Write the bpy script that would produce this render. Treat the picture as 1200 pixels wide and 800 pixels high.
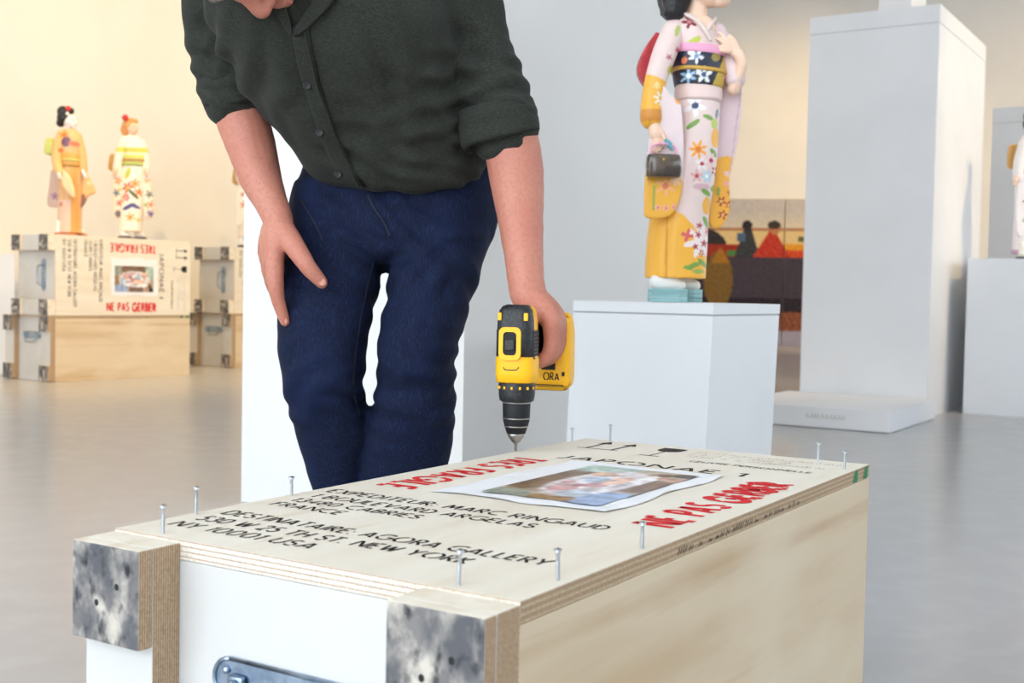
import bpy, bmesh, math, random
import numpy as np
from mathutils import Vector, Matrix, noise as mnoise
from mathutils.bvhtree import BVHTree

for o in list(bpy.data.objects): bpy.data.objects.remove(o, do_unlink=True)
SC = bpy.context.scene
COL = SC.collection
random.seed(4); RNG = np.random.default_rng(4)

# ------------------------------------------------------------------ camera
F = 1401.8; PITCH = 0.0403; ROLL = 0.0195; CZ = 0.663
_f = np.array([0, math.cos(PITCH), -math.sin(PITCH)]); _r = np.array([1., 0, 0]); _u = np.cross(_r, _f)
_r, _u = _r*math.cos(ROLL)+_u*math.sin(ROLL), -_r*math.sin(ROLL)+_u*math.cos(ROLL)
cam_d = bpy.data.cameras.new('camera'); cam = bpy.data.objects.new('camera', cam_d); COL.objects.link(cam)
cam_d.sensor_width = 36; cam_d.lens = F/1200*36; cam_d.clip_start = .05; cam_d.clip_end = 200
m = Matrix.Identity(4)
for i in range(3): m[i][0] = _r[i]; m[i][1] = _u[i]; m[i][2] = -_f[i]
m[2][3] = CZ; cam.matrix_world = m
cam_d.dof.use_dof = True; cam_d.dof.focus_distance = 1.72; cam_d.dof.aperture_fstop = 8.5
SC.camera = cam

# ------------------------------------------------------------------ light
W_ = bpy.data.worlds.new('world'); SC.world = W_; W_.use_nodes = True
bg = W_.node_tree.nodes['Background']; bg.inputs[0].default_value = (.84, .925, 1, 1); bg.inputs[1].default_value = 4.6
SC.view_settings.view_transform = 'Standard'; SC.view_settings.look = 'None'
SC.view_settings.exposure = 0.05; SC.view_settings.gamma = 1.0; SC.view_settings.use_curve_mapping = False
ANG = 0.5627
VV = np.array([math.sin(ANG), math.cos(ANG)]); UU = np.array([math.cos(ANG), -math.sin(ANG)])
def guv(u, v, z=0): p = UU*u+VV*v; return np.array([p[0], p[1], z])     # gallery grid -> world
def spot(name, loc, tgt, power, col, size=70, blend=.9, rad=.08):
    l = bpy.data.lights.new(name, 'SPOT'); l.energy = power; l.color = col; l.spot_size = math.radians(size); l.spot_blend = blend; l.shadow_soft_size = rad
    o = bpy.data.objects.new(name, l); COL.objects.link(o); o.location = loc
    o.rotation_euler = (Vector(tgt)-Vector(loc)).to_track_quat('-Z', 'Y').to_euler(); return o
WARM = (1, .69, .31)
for k, (v, tz, pw) in enumerate([(.5, 1.2, 360), (3.0, 1.2, 360), (5.5, 1.2, 360), (8.0, 1.2, 360), (10.5, 1.2, 360)]):
    spot('warm_spot', guv(-4.6, v, 4.8), guv(-8.3, v, tz), pw, WARM, 95)
spot('warm_spot', (4.4, 12.4, 4.8), (3.9, 17, 1.7), 620, WARM, 75)
spot('warm_spot', (8.2, 11.5, 4.8), (7.4, 15.6, 2.2), 420, WARM, 80)  # unseen spot, added to brighten the right part of the back wall
spot('warm_spot', guv(-4.4, 4.4, 4.7), (-2.8, 8.4, .6), 330, WARM, 42)  # extra unseen spot, added for more warm light on the far crates
spot('warm_spot', (5.6, 5.4, 4.7), (2.85, 7.5, 1.5), 520, WARM, 36)

# ------------------------------------------------------------------ helpers
def ray(x, y): return _f+_r*(x-600)/F-_u*(y-400)/F
def P(x, y, Y):
    d = ray(x, y); return np.array([0, 0, CZ])+d*Y/d[1]
def PZ(x, y, z):
    d = ray(x, y); return np.array([0, 0, CZ])+d*(z-CZ)/d[2]
def PX(V):
    d = np.asarray(V)-np.array([0, 0, CZ]); z = d@_f
    return 600+F*(d@_r)/z, 400-F*(d@_u)/z
def tag(o, label=None, cat=None, group=None, kind=None):
    if label: o['label'] = label
    if cat: o['category'] = cat
    if group: o['group'] = group
    if kind: o['kind'] = kind
    return o
def thing(name, label, cat, loc=(0, 0, 0), rotz=0, group=None):
    o = bpy.data.objects.new(name, None); COL.objects.link(o); o.empty_display_size = .1
    o.location = Vector([float(a) for a in loc]); o.rotation_euler = (0, 0, rotz)
    return tag(o, label, cat, group)
def srgb(r, g, b):
    f = lambda c: (c/255/12.92) if c/255 <= .04045 else ((c/255+.055)/1.055)**2.4
    return np.array([f(r), f(g), f(b)])
def c4(c): return (float(c[0]), float(c[1]), float(c[2]), 1)
class MB:
    def __init__(s): s.v = []; s.f = []; s.n = 0
    def add(s, v, f):
        v = np.asarray(v, float).reshape(-1, 3)
        s.f += [tuple(int(i)+s.n for i in q) for q in f]; s.v.append(v); s.n += len(v); return s
    def arr(s): return np.concatenate(s.v) if s.v else np.zeros((0, 3))
    def box(s, a, b, M=None):
        a = np.array(a, float); b = np.array(b, float)
        v = np.array([[x, y, z] for z in (a[2], b[2]) for y in (a[1], b[1]) for x in (a[0], b[0])])
        if M is not None: v = v@M[0].T+M[1]
        return s.add(v, [(0, 2, 3, 1), (4, 5, 7, 6), (0, 1, 5, 4), (1, 3, 7, 5), (3, 2, 6, 7), (2, 0, 4, 6)])
    def bbox(s, a, b, bev=.002, M=None):        # box with chamfered edges
        a = np.minimum(a, b).astype(float) if False else np.array(a, float); b = np.array(b, float); e = min(bev, *(abs(b-a)/2.2))
        bm = bmesh.new(); bmesh.ops.create_cube(bm, size=1)
        for v in bm.verts: v.co = Vector([float((a[i]+b[i])/2+v.co[i]*(b[i]-a[i])) for i in range(3)])
        bmesh.ops.bevel(bm, geom=bm.edges[:], offset=e, segments=2, affect='EDGES', profile=.6)
        return s.addbm(bm, M)
    def addbm(s, bm, M=None):
        bm.verts.index_update(); v = np.array([w.co[:] for w in bm.verts])
        if M is not None: v = v@M[0].T+M[1]
        s.add(v, [[w.index for w in q.verts] for q in bm.faces]); bm.free(); return s
    def rings(s, R, cap=True, closed=False):
        R = [np.asarray(r) for r in R]; n = len(R[0]); f = []
        for i in range(len(R)-1+(1 if closed else 0)):
            j = (i+1) % len(R)
            for k in range(n): l = (k+1) % n; f.append((i*n+k, i*n+l, j*n+l, j*n+k))
        if cap and not closed:
            f.append(tuple(range(n))[::-1]); f.append(tuple((len(R)-1)*n+k for k in range(n)))
        return s.add(np.concatenate(R), f)
    def tube(s, pts, rad, n=12, sub=4, flat=None, caps=True):
        pts = np.asarray(pts, float); rad = np.broadcast_to(np.asarray(rad, float), (len(pts),)).copy()
        if sub > 1 and len(pts) > 2: pts, rad = spline(pts, sub), spline(rad[:, None], sub)[:, 0]
        T = np.gradient(pts, axis=0); T /= np.linalg.norm(T, axis=1)[:, None]+1e-12
        ref = np.array([0, 0, 1.]) if abs(T[0][2]) < .8 else np.array([0, 1., 0])
        N = np.cross(T[0], ref); N /= np.linalg.norm(N); R = []; th = np.arange(n)*2*math.pi/n
        fr = []
        for i in range(len(pts)):
            N = N-T[i]*(N@T[i]); N /= np.linalg.norm(N); B = np.cross(T[i], N); fr.append((N.copy(), B))
        def ring(c, i, r): return c+r*(np.cos(th)[:, None]*fr[i][0]+np.sin(th)[:, None]*fr[i][1])
        if caps:
            for a in (80, 55, 28): a = math.radians(a); R.append(ring(pts[0]-T[0]*rad[0]*math.sin(a), 0, rad[0]*math.cos(a)))
        for i in range(len(pts)): R.append(ring(pts[i], i, rad[i]))
        if caps:
            for a in (28, 55, 80): a = math.radians(a); R.append(ring(pts[-1]+T[-1]*rad[-1]*math.sin(a), -1, rad[-1]*math.cos(a)))
        return s.rings(R)
    def ball(s, c, r, R=None, nu=16, nv=10):
        r = np.broadcast_to(np.asarray(r, float), (3,)); th = np.arange(nu)*2*math.pi/nu; ring = []
        for k in range(1, nv): a = math.pi*k/nv-math.pi/2; ring.append(np.stack([np.cos(th)*math.cos(a), np.sin(th)*math.cos(a), np.full(nu, math.sin(a))], 1)*r)
        if R is not None: ring = [q@np.asarray(R).T for q in ring]
        return s.rings([q+np.asarray(c) for q in ring])
    def lathe(s, prof, c=(0, 0, 0), n=28):      # prof: (radius, z)
        th = np.arange(n)*2*math.pi/n
        return s.rings([np.stack([r*np.cos(th), r*np.sin(th), np.full(n, z)], 1)+np.asarray(c) for r, z in prof])
    def prism(s, poly, axis0, axis1, org, nrm, th):
        poly = np.asarray(poly, float); A = np.asarray(org)+poly[:, :1]*np.asarray(axis0)+poly[:, 1:2]*np.asarray(axis1)
        return s.rings([A, A+np.asarray(nrm)*th])
    def build(s, name, mat, parent=None, smooth=False, base=None, col=None):
        me = bpy.data.meshes.new(name); v = s.arr()
        if base is not None: v = v-np.asarray(base)
        me.from_pydata(v.tolist(), [], s.f); me.update()
        bm = bmesh.new(); bm.from_mesh(me); bmesh.ops.recalc_face_normals(bm, faces=bm.faces); bm.to_mesh(me); bm.free()
        return finish(me, name, mat, parent, smooth, col)
def finish(me, name, mat, parent=None, smooth=False, col=None):
    if smooth: me.polygons.foreach_set('use_smooth', [True]*len(me.polygons))
    if mat is not None: me.materials.append(mat)
    if col is not None:
        a = me.color_attributes.new('Col', 'FLOAT_COLOR', 'POINT')
        c = np.concatenate([col, np.ones((len(col), 1))], 1).astype(np.float32); a.data.foreach_set('color', c.ravel())
    o = bpy.data.objects.new(name, me); COL.objects.link(o)
    if parent: o.parent = parent
    return o
def spline(p, sub):
    p = np.asarray(p, float); n = len(p); out = []
    for i in range(n-1):
        p0 = p[max(i-1, 0)]; p1 = p[i]; p2 = p[i+1]; p3 = p[min(i+2, n-1)]
        if i == 0: p0 = 2*p1-p2
        if i == n-2: p3 = 2*p2-p1
        for k in range(sub):
            t = k/sub; out.append(.5*((2*p1)+(-p0+p2)*t+(2*p0-5*p1+4*p2-p3)*t*t+(-p0+3*p1-3*p2+p3)*t**3))
    out.append(p[-1]); return np.array(out)
def remesh(mb, vox, smooth=6, fac=.5):
    """union of closed shapes as one continuous surface -> (verts, faces)"""
    me = bpy.data.meshes.new('tmp'); me.from_pydata(mb.arr().tolist(), [], mb.f); me.update()
    bm = bmesh.new(); bm.from_mesh(me); bmesh.ops.recalc_face_normals(bm, faces=bm.faces); bm.to_mesh(me); bm.free()
    o = bpy.data.objects.new('tmp', me); COL.objects.link(o)
    md = o.modifiers.new('r', 'REMESH'); md.mode = 'VOXEL'; md.voxel_size = vox
    if smooth:
        ms = o.modifiers.new('s', 'SMOOTH'); ms.factor = fac; ms.iterations = smooth
    dg = bpy.context.evaluated_depsgraph_get(); e = o.evaluated_get(dg); em = e.to_mesh()
    v = np.empty(len(em.vertices)*3); em.vertices.foreach_get('co', v)
    nr = np.empty(len(em.vertices)*3); em.vertices.foreach_get('normal', nr)
    f = [tuple(p.vertices) for p in em.polygons]; e.to_mesh_clear()
    bpy.data.objects.remove(o, do_unlink=True); bpy.data.meshes.remove(me)
    return v.reshape(-1, 3), f, nr.reshape(-1, 3)
def rbuild(name, v, f, mat, parent=None, base=None, col=None, smooth=True):
    me = bpy.data.meshes.new(name)
    if base is not None: v = v-np.asarray(base)
    me.from_pydata(v.tolist(), [], f); me.update(); return finish(me, name, mat, parent, smooth, col)
def sring(c, hx, hy, n=40, e=2.3, tilt=0, roll=0):
    """super-ellipse ring about c; tilt lowers the near side, roll lowers the right side"""
    th = np.arange(n)*2*math.pi/n; cx, sy = np.cos(th), np.sin(th)
    x = hx*np.sign(cx)*np.abs(cx)**(2/e); y = hy*np.sign(sy)*np.abs(sy)**(2/e)
    return np.stack([c[0]+x, c[1]+y, c[2]+y*math.tan(tilt)-x*math.tan(roll)], 1)
def ploft(mb, sl, sub=3, n=40, e=2.3):
    """slices (y, xl, xr, Y, half_depth[, tilt, roll]) measured at true distance Y -> closed loft"""
    A = np.array([list(q)+[0]*(7-len(q)) for q in sl], float)
    if sub > 1: A = spline(A, sub)
    R = []
    for y, xl, xr, Y, hd, t, ro in A:
        c = P((xl+xr)/2, y, Y); R.append(sring(c, (xr-xl)/2/F*Y, hd, n, e, math.radians(t), math.radians(ro)))
    return mb.rings(R)
def fnoise(v, s, seed=0.):
    return np.array([mnoise.noise((p[0]*s+seed, p[1]*s+seed*.7, p[2]*s-seed)) for p in v])
def bvh(v, f): return BVHTree.FromPolygons([tuple(p) for p in v], f)

# ------------------------------------------------------------------ materials
def mat(name, rgb, rough=.6, metal=0, spec=.5, noise=None, coord='Object', bump=0, sheen=0, coat=0):
    """noise=(rgb2, scale(xyz), lo, hi, detail) mixes a second colour in by noise"""
    M = bpy.data.materials.new(name); M.use_nodes = True; nt = M.node_tree; b = nt.nodes['Principled BSDF']
    b.inputs['Base Color'].default_value = c4(rgb); b.inputs['Roughness'].default_value = rough; b.inputs['Metallic'].default_value = metal
    b.inputs['Specular IOR Level'].default_value = spec; b.inputs['Coat Weight'].default_value = coat
    if sheen: b.inputs['Sheen Weight'].default_value = sheen
    if noise:
        prev = None
        for (c2, sc, lo, hi, det) in (noise if isinstance(noise, list) else [noise]):
            f = nz(nt, sc, det, coord); rp = ramp(nt, f, lo, hi); mx = nt.nodes.new('ShaderNodeMix'); mx.data_type = 'RGBA'
            nt.links.new(rp, mx.inputs[0]); mx.inputs[7].default_value = c4(c2)
            if prev is None: mx.inputs[6].default_value = c4(rgb)
            else: nt.links.new(prev, mx.inputs[6])
            prev = mx.outputs[2]
            if bump:
                bp = nt.nodes.new('ShaderNodeBump'); bp.inputs['Strength'].default_value = bump; bp.inputs['Distance'].default_value = .002
                nt.links.new(f, bp.inputs['Height']); nt.links.new(bp.outputs[0], b.inputs['Normal'])
        nt.links.new(prev, b.inputs['Base Color'])
    return M
def nz(nt, sc, det=3, coord='Object', dist=0):
    tc = nt.nodes.new('ShaderNodeTexCoord'); mp = nt.nodes.new('ShaderNodeMapping'); n = nt.nodes.new('ShaderNodeTexNoise')
    mp.inputs['Scale'].default_value = sc if hasattr(sc, '__len__') else (sc,)*3
    n.inputs['Scale'].default_value = 1; n.inputs['Detail'].default_value = det; n.inputs['Distortion'].default_value = dist
    nt.links.new(tc.outputs[coord], mp.inputs[0]); nt.links.new(mp.outputs[0], n.inputs['Vector']); return n.outputs['Fac']
def ramp(nt, f, lo, hi):
    r = nt.nodes.new('ShaderNodeMapRange'); r.inputs[1].default_value = lo; r.inputs[2].default_value = hi; nt.links.new(f, r.inputs[0]); return r.outputs[0]
def plyedge(name, axis, period, c1, c2, warp=(3, 3, 3), off=0., lo=-.25, hi=.75):
    """plywood edge: thin veneers stacked along one local axis"""
    M = bpy.data.materials.new(name); M.use_nodes = True; nt = M.node_tree; b = nt.nodes['Principled BSDF']; b.inputs['Roughness'].default_value = .75
    b.inputs['Specular IOR Level'].default_value = .25
    tc = nt.nodes.new('ShaderNodeTexCoord'); sp = nt.nodes.new('ShaderNodeSeparateXYZ'); nt.links.new(tc.outputs['Object'], sp.inputs[0])
    ma = nt.nodes.new('ShaderNodeMath'); ma.operation = 'MULTIPLY_ADD'; nt.links.new(sp.outputs['XYZ'.index(axis)], ma.inputs[0]); ma.inputs[1].default_value = 2*math.pi/period; ma.inputs[2].default_value = off
    f = nz(nt, warp, 2); ad = nt.nodes.new('ShaderNodeMath'); ad.operation = 'ADD'; nt.links.new(ma.outputs[0], ad.inputs[0]); nt.links.new(f, ad.inputs[1])
    si = nt.nodes.new('ShaderNodeMath'); si.operation = 'SINE'; nt.links.new(ad.outputs[0], si.inputs[0])
    rp = ramp(nt, si.outputs[0], lo, hi); mx = nt.nodes.new('ShaderNodeMix'); mx.data_type = 'RGBA'; nt.links.new(rp, mx.inputs[0])
    mx.inputs[6].default_value = c4(c1); mx.inputs[7].default_value = c4(c2)
    g = nz(nt, (300, 300, 300), 2); gr = ramp(nt, g, .35, .75); mx2 = nt.nodes.new('ShaderNodeMix'); mx2.data_type = 'RGBA'; mx2.blend_type = 'MULTIPLY'
    nt.links.new(gr, mx2.inputs[0]); nt.links.new(mx.outputs[2], mx2.inputs[6]); mx2.inputs[7].default_value = (.72, .66, .6, 1)
    nt.links.new(mx2.outputs[2], b.inputs['Base Color']); return M
def colmat(name, rough=.5, spec=.4, coat=0):
    M = bpy.data.materials.new(name); M.use_nodes = True; nt = M.node_tree; b = nt.nodes['Principled BSDF']; b.inputs['Roughness'].default_value = rough
    b.inputs['Specular IOR Level'].default_value = spec; b.inputs['Coat Weight'].default_value = coat
    a = nt.nodes.new('ShaderNodeAttribute'); a.attribute_name = 'Col'; nt.links.new(a.outputs['Color'], b.inputs['Base Color']); return M
M_ = {}
M_['wall'] = mat('wall_paint', (.80, .79, .77), .8, spec=.2, noise=((.76, .75, .73), 1.2, .4, .7, 2))
M_['ceil'] = mat('ceiling_paint', (.8, .8, .8), .9)
M_['floor'] = mat('polished_concrete', srgb(178, 177, 178), .24, spec=.5, noise=[(srgb(172, 171, 172), .5, .35, .7, 3), (srgb(182, 181, 181), (9, 9, 9), .45, .8, 3)])
M_['white'] = mat('white_plinth_paint', (.83, .84, .86), .55, spec=.3, noise=((.78, .79, .81), (2, 2, 2), .4, .75, 3))
M_['seam'] = mat('seam_grey', (.45, .45, .46), .8)
LIDC = srgb(232, 225, 211)
M_['lid'] = mat('birch_lid', LIDC, .6, spec=.25, noise=[(srgb(224, 214, 196), (14, 1.6, 8), .4, .7, 5), (srgb(216, 201, 176), (40, 4, 8), .6, .85, 4)])
M_['panel'] = mat('birch_end', srgb(208, 207, 205), .55, spec=.3, noise=((srgb(194, 191, 185), (4, 4, 3), .45, .75, 3)))
M_['side'] = mat('birch_side', srgb(216, 198, 170), .6, spec=.25, noise=[(srgb(198, 172, 138), (3, 1.0, 9), .42, .68, 6), (srgb(190, 160, 124), (5, 1.2, 24), .6, .85, 5), (srgb(224, 209, 184), (2, 2, 5), .5, .7, 3)])
M_['edge_z'] = plyedge('ply_edge_lid', 'Z', .0052, srgb(176, 148, 124), srgb(234, 226, 214), lo=-1.0, hi=-.55)
M_['edge_side'] = plyedge('ply_edge_lid_side', 'Z', .0062, srgb(176, 152, 124), srgb(200, 178, 150), (2, 9, 60))
M_['edge_y'] = plyedge('ply_edge_batten', 'Y', .0029, srgb(160, 132, 104), srgb(206, 184, 156))
M_['birch'] = mat('birch_batten', srgb(234, 226, 210), .6, spec=.25, noise=((srgb(214, 200, 176), (30, 30, 4), .4, .75, 4)))
M_['grime'] = mat('ink_stained_birch', srgb(200, 192, 180), .7, spec=.2, noise=[(srgb(128, 124, 122), (44, 44, 34), .42, .58, 12), (srgb(92, 92, 96), (22, 22, 14), .42, .62, 10), (srgb(48, 50, 56), (60, 60, 40), .54, .68, 10)])
M_['ink'] = mat('black_stencil_ink', srgb(38, 34, 34), .7, spec=.2, noise=((srgb(86, 78, 72), 150, .55, .8, 3)))
M_['inkfade'] = mat('faded_ink', srgb(150, 138, 122), .7, spec=.2)
M_['red'] = mat('red_stencil_ink', srgb(214, 40, 46), .7, spec=.2, noise=((srgb(228, 96, 92), 120, .55, .85, 3)))
M_['green'] = mat('green_paint_mark', srgb(30, 122, 82), .7)
M_['paper'] = mat('white_paper', (.86, .87, .9), .5)
M_['zinc'] = mat('zinc_steel', srgb(170, 186, 204), .28, metal=1, noise=((srgb(120, 140, 165), 60, .4, .7, 3)))
M_['screw'] = mat('screw_steel', srgb(196, 202, 210), .3, metal=1)
M_['hole'] = mat('dark_hole', (.02, .02, .02), .9)
M_['col'] = colmat('painted_figure', .45, .45, .1)
M_['print'] = colmat('printed_photo', .35, .4)
M_['canvas'] = colmat('painted_canvas', .8, .2)

# ------------------------------------------------------------------ room
def struct(name, mb, mt, parent=None):
    o = mb.build(name, mt, parent)
    if not parent: o['kind'] = 'structure'
    return o
def gbox(mb, u0, u1, v0, v1, z0, z1):
    return mb.box((u0, v0, z0), (u1, v1, z1), (np.array([[UU[0], VV[0], 0], [UU[1], VV[1], 0], [0, 0, 1.]]), np.zeros(3)))
struct('floor', gbox(MB(), -8.4, 7, -4, 24, -.1, 0), M_['floor'])
struct('ceiling', gbox(MB(), -8.4, 7, -4, 24, 5.2, 5.3), M_['ceil'])
struct('wall_left', gbox(MB(), -8.5, -8.3, -4, 24, 0, 5.2), M_['wall'])
mb = gbox(MB(), 2.0, 7, -4.2, -4, 0, 5.2); gbox(mb, -8.3, -5.4, -4.2, -4, 0, 5.2)  # unseen wall pieces, added to block daylight from both ends of the opening
struct('wall_front_blocker', mb, M_['wall'])
mb = gbox(MB(), 7, 7.2, -4, 24, 0, 2.6); gbox(mb, 7, 7.2, -4, 24, 4.1, 5.2); gbox(mb, 7, 7.2, 17, 24, 2.6, 4.1)  # unseen wall; long high gap added to let daylight onto right-facing sides
struct('wall_right', mb, M_['wall'])
BD = np.array([math.cos(.2), -math.sin(.2), 0]); BN = np.array([math.sin(.2), math.cos(.2), 0])   # back wall
BO = np.array([3.975, 17.0, 0])
struct('wall_back', MB().box((-6, 0, 0), (9, .2, 5.2), (np.stack([BD, BN, [0, 0, 1]], 1), BO)), M_['wall'])
PC = P(545, 343, 3.25); pu, pv = PC[:2]@UU, PC[:2]@VV
struct('wall_middle', gbox(MB(), pu-.83, pu, pv, pv+1.48, 0, 5.2), M_['wall'])

# ------------------------------------------------------------------ lettering
def arc(cx, cy, rx, ry, a0, a1, n=10): return [(cx+rx*math.cos(math.radians(a0+(a1-a0)*i/n)), cy+ry*math.sin(math.radians(a0+(a1-a0)*i/n))) for i in range(n+1)]
GL = {
 'A': (.72, [[(0, 0), (.33, .95)], [(.39, .95), (.72, 0)], [(.2, .28), (.52, .28)]]),
 'B': (.55, [[(0, 0), (0, 1)], [(.08, 1)]+arc(.25, .76, .24, .24, 90, -90, 8)+[(.08, .52)], [(.08, .5)]+arc(.27, .25, .27, .25, 90, -90, 8)+[(.08, 0)]]),
 'C': (.75, [arc(.5, .5, .5, .5, 60, 172, 10), arc(.5, .5, .5, .5, 188, 300, 10)]),
 'D': (.7, [[(0, 0), (0, 1)], [(.1, 1), (.2, 1)]+arc(.2, .5, .48, .5, 90, -90, 12)+[(.1, 0)]]),
 'E': (.5, [[(0, 0), (0, 1)], [(.1, 1), (.48, 1)], [(.1, .52), (.42, .52)], [(.1, 0), (.48, 0)]]),
 'F': (.46, [[(0, 0), (0, 1)], [(.1, 1), (.46, 1)], [(.1, .52), (.42, .52)]]),
 'G': (.88, [arc(.5, .5, .5, .5, 50, 172, 10), arc(.5, .5, .5, .5, 188, 356, 12), [(.6, .47), (.9, .47)]]),
 'H': (.64, [[(0, 0), (0, 1)], [(.64, 0), (.64, 1)], [(.1, .52), (.54, .52)]]),
 'I': (.06, [[(.03, 0), (.03, 1)]]),
 'J': (.34, [[(.32, 1), (.32, .25)], arc(.12, .2, .2, .2, -10, -120, 7)]),
 'K': (.58, [[(0, 0), (0, 1)], [(.12, .52), (.52, 1)], [(.12, .5), (.58, 0)]]),
 'L': (.44, [[(0, 0), (0, 1)], [(.1, 0), (.44, 0)]]),
 'M': (.9, [[(0, 0), (.14, 1)], [(.18, .95), (.45, .15)], [(.45, .15), (.72, .95)], [(.76, 1), (.9, 0)]]),
 'N': (.74, [[(0, 0), (0, 1)], [(.08, .95), (.66, .05)], [(.74, 0), (.74, 1)]]),
 'O': (1., [arc(.5, .5, .5, .5, 98, 262, 14), arc(.5, .5, .5, .5, -82, 82, 14)]),
 'P': (.5, [[(0, 0), (0, 1)], [(.1, 1)]+arc(.23, .73, .27, .27, 90, -90, 8)+[(.1, .46)]]),
 'R': (.56, [[(0, 0), (0, 1)], [(.1, 1)]+arc(.24, .74, .26, .26, 90, -90, 8)+[(.1, .48)], [(.24, .44), (.56, 0)]]),
 'S': (.5, [arc(.25, .75, .24, .25, 40, 262, 9)+arc(.25, .25, .26, .25, 82, -30, 6), arc(.25, .25, .26, .25, -45, -150, 6)]),
 'T': (.56, [[(.28, 0), (.28, .92)], [(0, 1), (.56, 1)]]),
 'U': (.66, [[(0, 1), (0, .33)]+arc(.33, .33, .33, .33, 180, 262, 6), arc(.33, .33, .33, .33, 278, 360, 6)+[(.66, 1)]]),
 'V': (.7, [[(0, 1), (.32, .03)], [(.38, .03), (.7, 1)]]),
 'W': (1., [[(0, 1), (.24, .03)], [(.29, .03), (.5, .9)], [(.5, .9), (.71, .03)], [(.76, .03), (1, 1)]]),
 'X': (.62, [[(0, 0), (.28, .46)], [(.34, .54), (.62, 1)], [(0, 1), (.62, 0)]]),
 'Y': (.66, [[(0, 1), (.3, .48)], [(.66, 1), (.33, .44), (.33, 0)]]),
 '0': (.62, [arc(.31, .5, .31, .5, 98, 262, 12), arc(.31, .5, .31, .5, -82, 82, 12)]),
 '1': (.2, [[(0, .8), (.16, 1), (.16, 0)]]),
 '2': (.5, [arc(.25, .74, .25, .26, 165, -35, 9)+[(0, 0)], [(.08, 0), (.5, 0)]]),
 '3': (.5, [arc(.25, .75, .22, .25, 150, -90, 10), arc(.25, .25, .26, .26, 85, -150, 10)]),
 '4': (.56, [[(.42, 0), (.42, 1), (0, .28), (.56, .28)]]),
 '5': (.5, [[(.45, 1), (.12, 1), (.06, .56)], arc(.22, .3, .28, .3, 125, -140, 10)]),
 '8': (.5, [arc(.25, .75, .21, .24, 95, 445, 14), arc(.25, .25, .26, .26, 95, 445, 14)]),
 ':': (.06, [[(.03, 0), (.03, .1)], [(.03, .5), (.03, .6)]]), '.': (.06, [[(.03, 0), (.03, .1)]]), ' ': (.2, []),
 'Œ': (1.3, [arc(.5, .5, .5, .5, 98, 262, 14), [(.85, 0), (.85, 1)], [(.6, 1), (1.25, 1)], [(.9, .52), (1.2, .52)], [(.6, 0), (1.25, 0)]]),
}
def strokes(text, w):
    x = 0; out = []
    for ch in text:
        g = GL[ch]; out += [[(x+a, b) for a, b in pl] for pl in g[1]]; x += g[0]+w*1.9
    return out, x-w*1.9
def letters(text, h, width, w=.13):
    """stroke lettering as a flat ribbon mesh: cap height h, overall width, in its own x/y plane"""
    st, L = strokes(text, w); mb = MB(); sx = width/L
    for pl in st: ribbon(mb, np.array([(a*sx, b*h) for a, b in pl]), w*h)
    return mb
def ribbon(mb, p, w, z=0.):
    if len(p) < 2: return
    T = np.gradient(p, axis=0); T /= np.linalg.norm(T, axis=1)[:, None]+1e-12; N = np.stack([-T[:, 1], T[:, 0]], 1)*w/2
    a, b = p+N, p-N; n = len(p)
    v = np.concatenate([np.c_[a, np.full(n, z)], np.c_[b, np.full(n, z)]]); mb.add(v, [(i, i+n, i+n+1, i+1) for i in range(n-1)])
def place(mb, o, ax, ay):
    """map flat x/y shapes onto the lid plane"""
    for i, v in enumerate(mb.v): mb.v[i] = np.asarray(o)+v[:, :1]*np.asarray(ax)+v[:, 1:2]*np.asarray(ay)+v[:, 2:3]*np.array([0, 0, 1.])
    return mb
def bymat(o, mats, rule):
    me = o.data; me.materials.clear()
    for m_ in mats: me.materials.append(m_)
    for p in me.polygons: p.material_index = rule(p.normal, p.center)
    return o
def axis_rule(xi, yi, zi):
    return lambda n, c: (xi, yi, zi)[max(range(3), key=lambda i: abs(n[i]))]

# ------------------------------------------------------------------ shipping crates
CW, CL, CH, LT = .5, 1.021, .4099, .02
def photo_col(a, b):
    """printed picture of a reclining figure in pale robes; a across, b along"""
    a, b = np.broadcast_arrays(a, b); c = np.empty(a.shape+(3,)); c[:] = srgb(176, 160, 142)
    def blob(cx, cy, rx, ry, col, soft=.25):
        d = ((a-cx)/rx)**2+((b-cy)/ry)**2; k = np.clip((1-d)/soft, 0, 1)[..., None]; c[:] = c*(1-k)+srgb(*col)*k
    blob(.1, .5, .3, .35, (120, 96, 74)); blob(.05, .95, .5, .18, (176, 196, 184)); blob(.05, .05, .4, .1, (142, 152, 140)); blob(.9, .1, .3, .25, (150, 170, 205))
    blob(.55, .05, .2, .1, (150, 120, 84)); blob(.9, .55, .25, .2, (120, 96, 84)); blob(.5, .5, .33, .42, (222, 214, 218)); blob(.4, .3, .12, .1, (206, 160, 160)); blob(.55, .45, .1, .08, (196, 150, 154))
    blob(.6, .62, .1, .14, (232, 190, 170)); blob(.42, .6, .1, .1, (180, 196, 214)); blob(.35, .75, .14, .07, (222, 178, 150)); blob(.75, .66, .08, .2, (238, 232, 236)); blob(.6, .2, .14, .1, (190, 200, 214))
    blob(.93, .93, .13, .06, (40, 34, 36)); blob(.78, .9, .07, .06, (110, 80, 66)); blob(.95, .8, .2, .03, (204, 150, 140)); blob(.45, .4, .05, .05, (170, 110, 120)); blob(.3, .45, .06, .05, (200, 150, 150))
    nn = np.array([mnoise.noise((p*9, q*14, 1))+.6*mnoise.noise((p*22, q*30, 5)) for p, q in zip(a.ravel(), b.ravel())]).reshape(a.shape)[..., None]
    return np.clip(c*(1+.55*nn), .01, .95)
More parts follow.
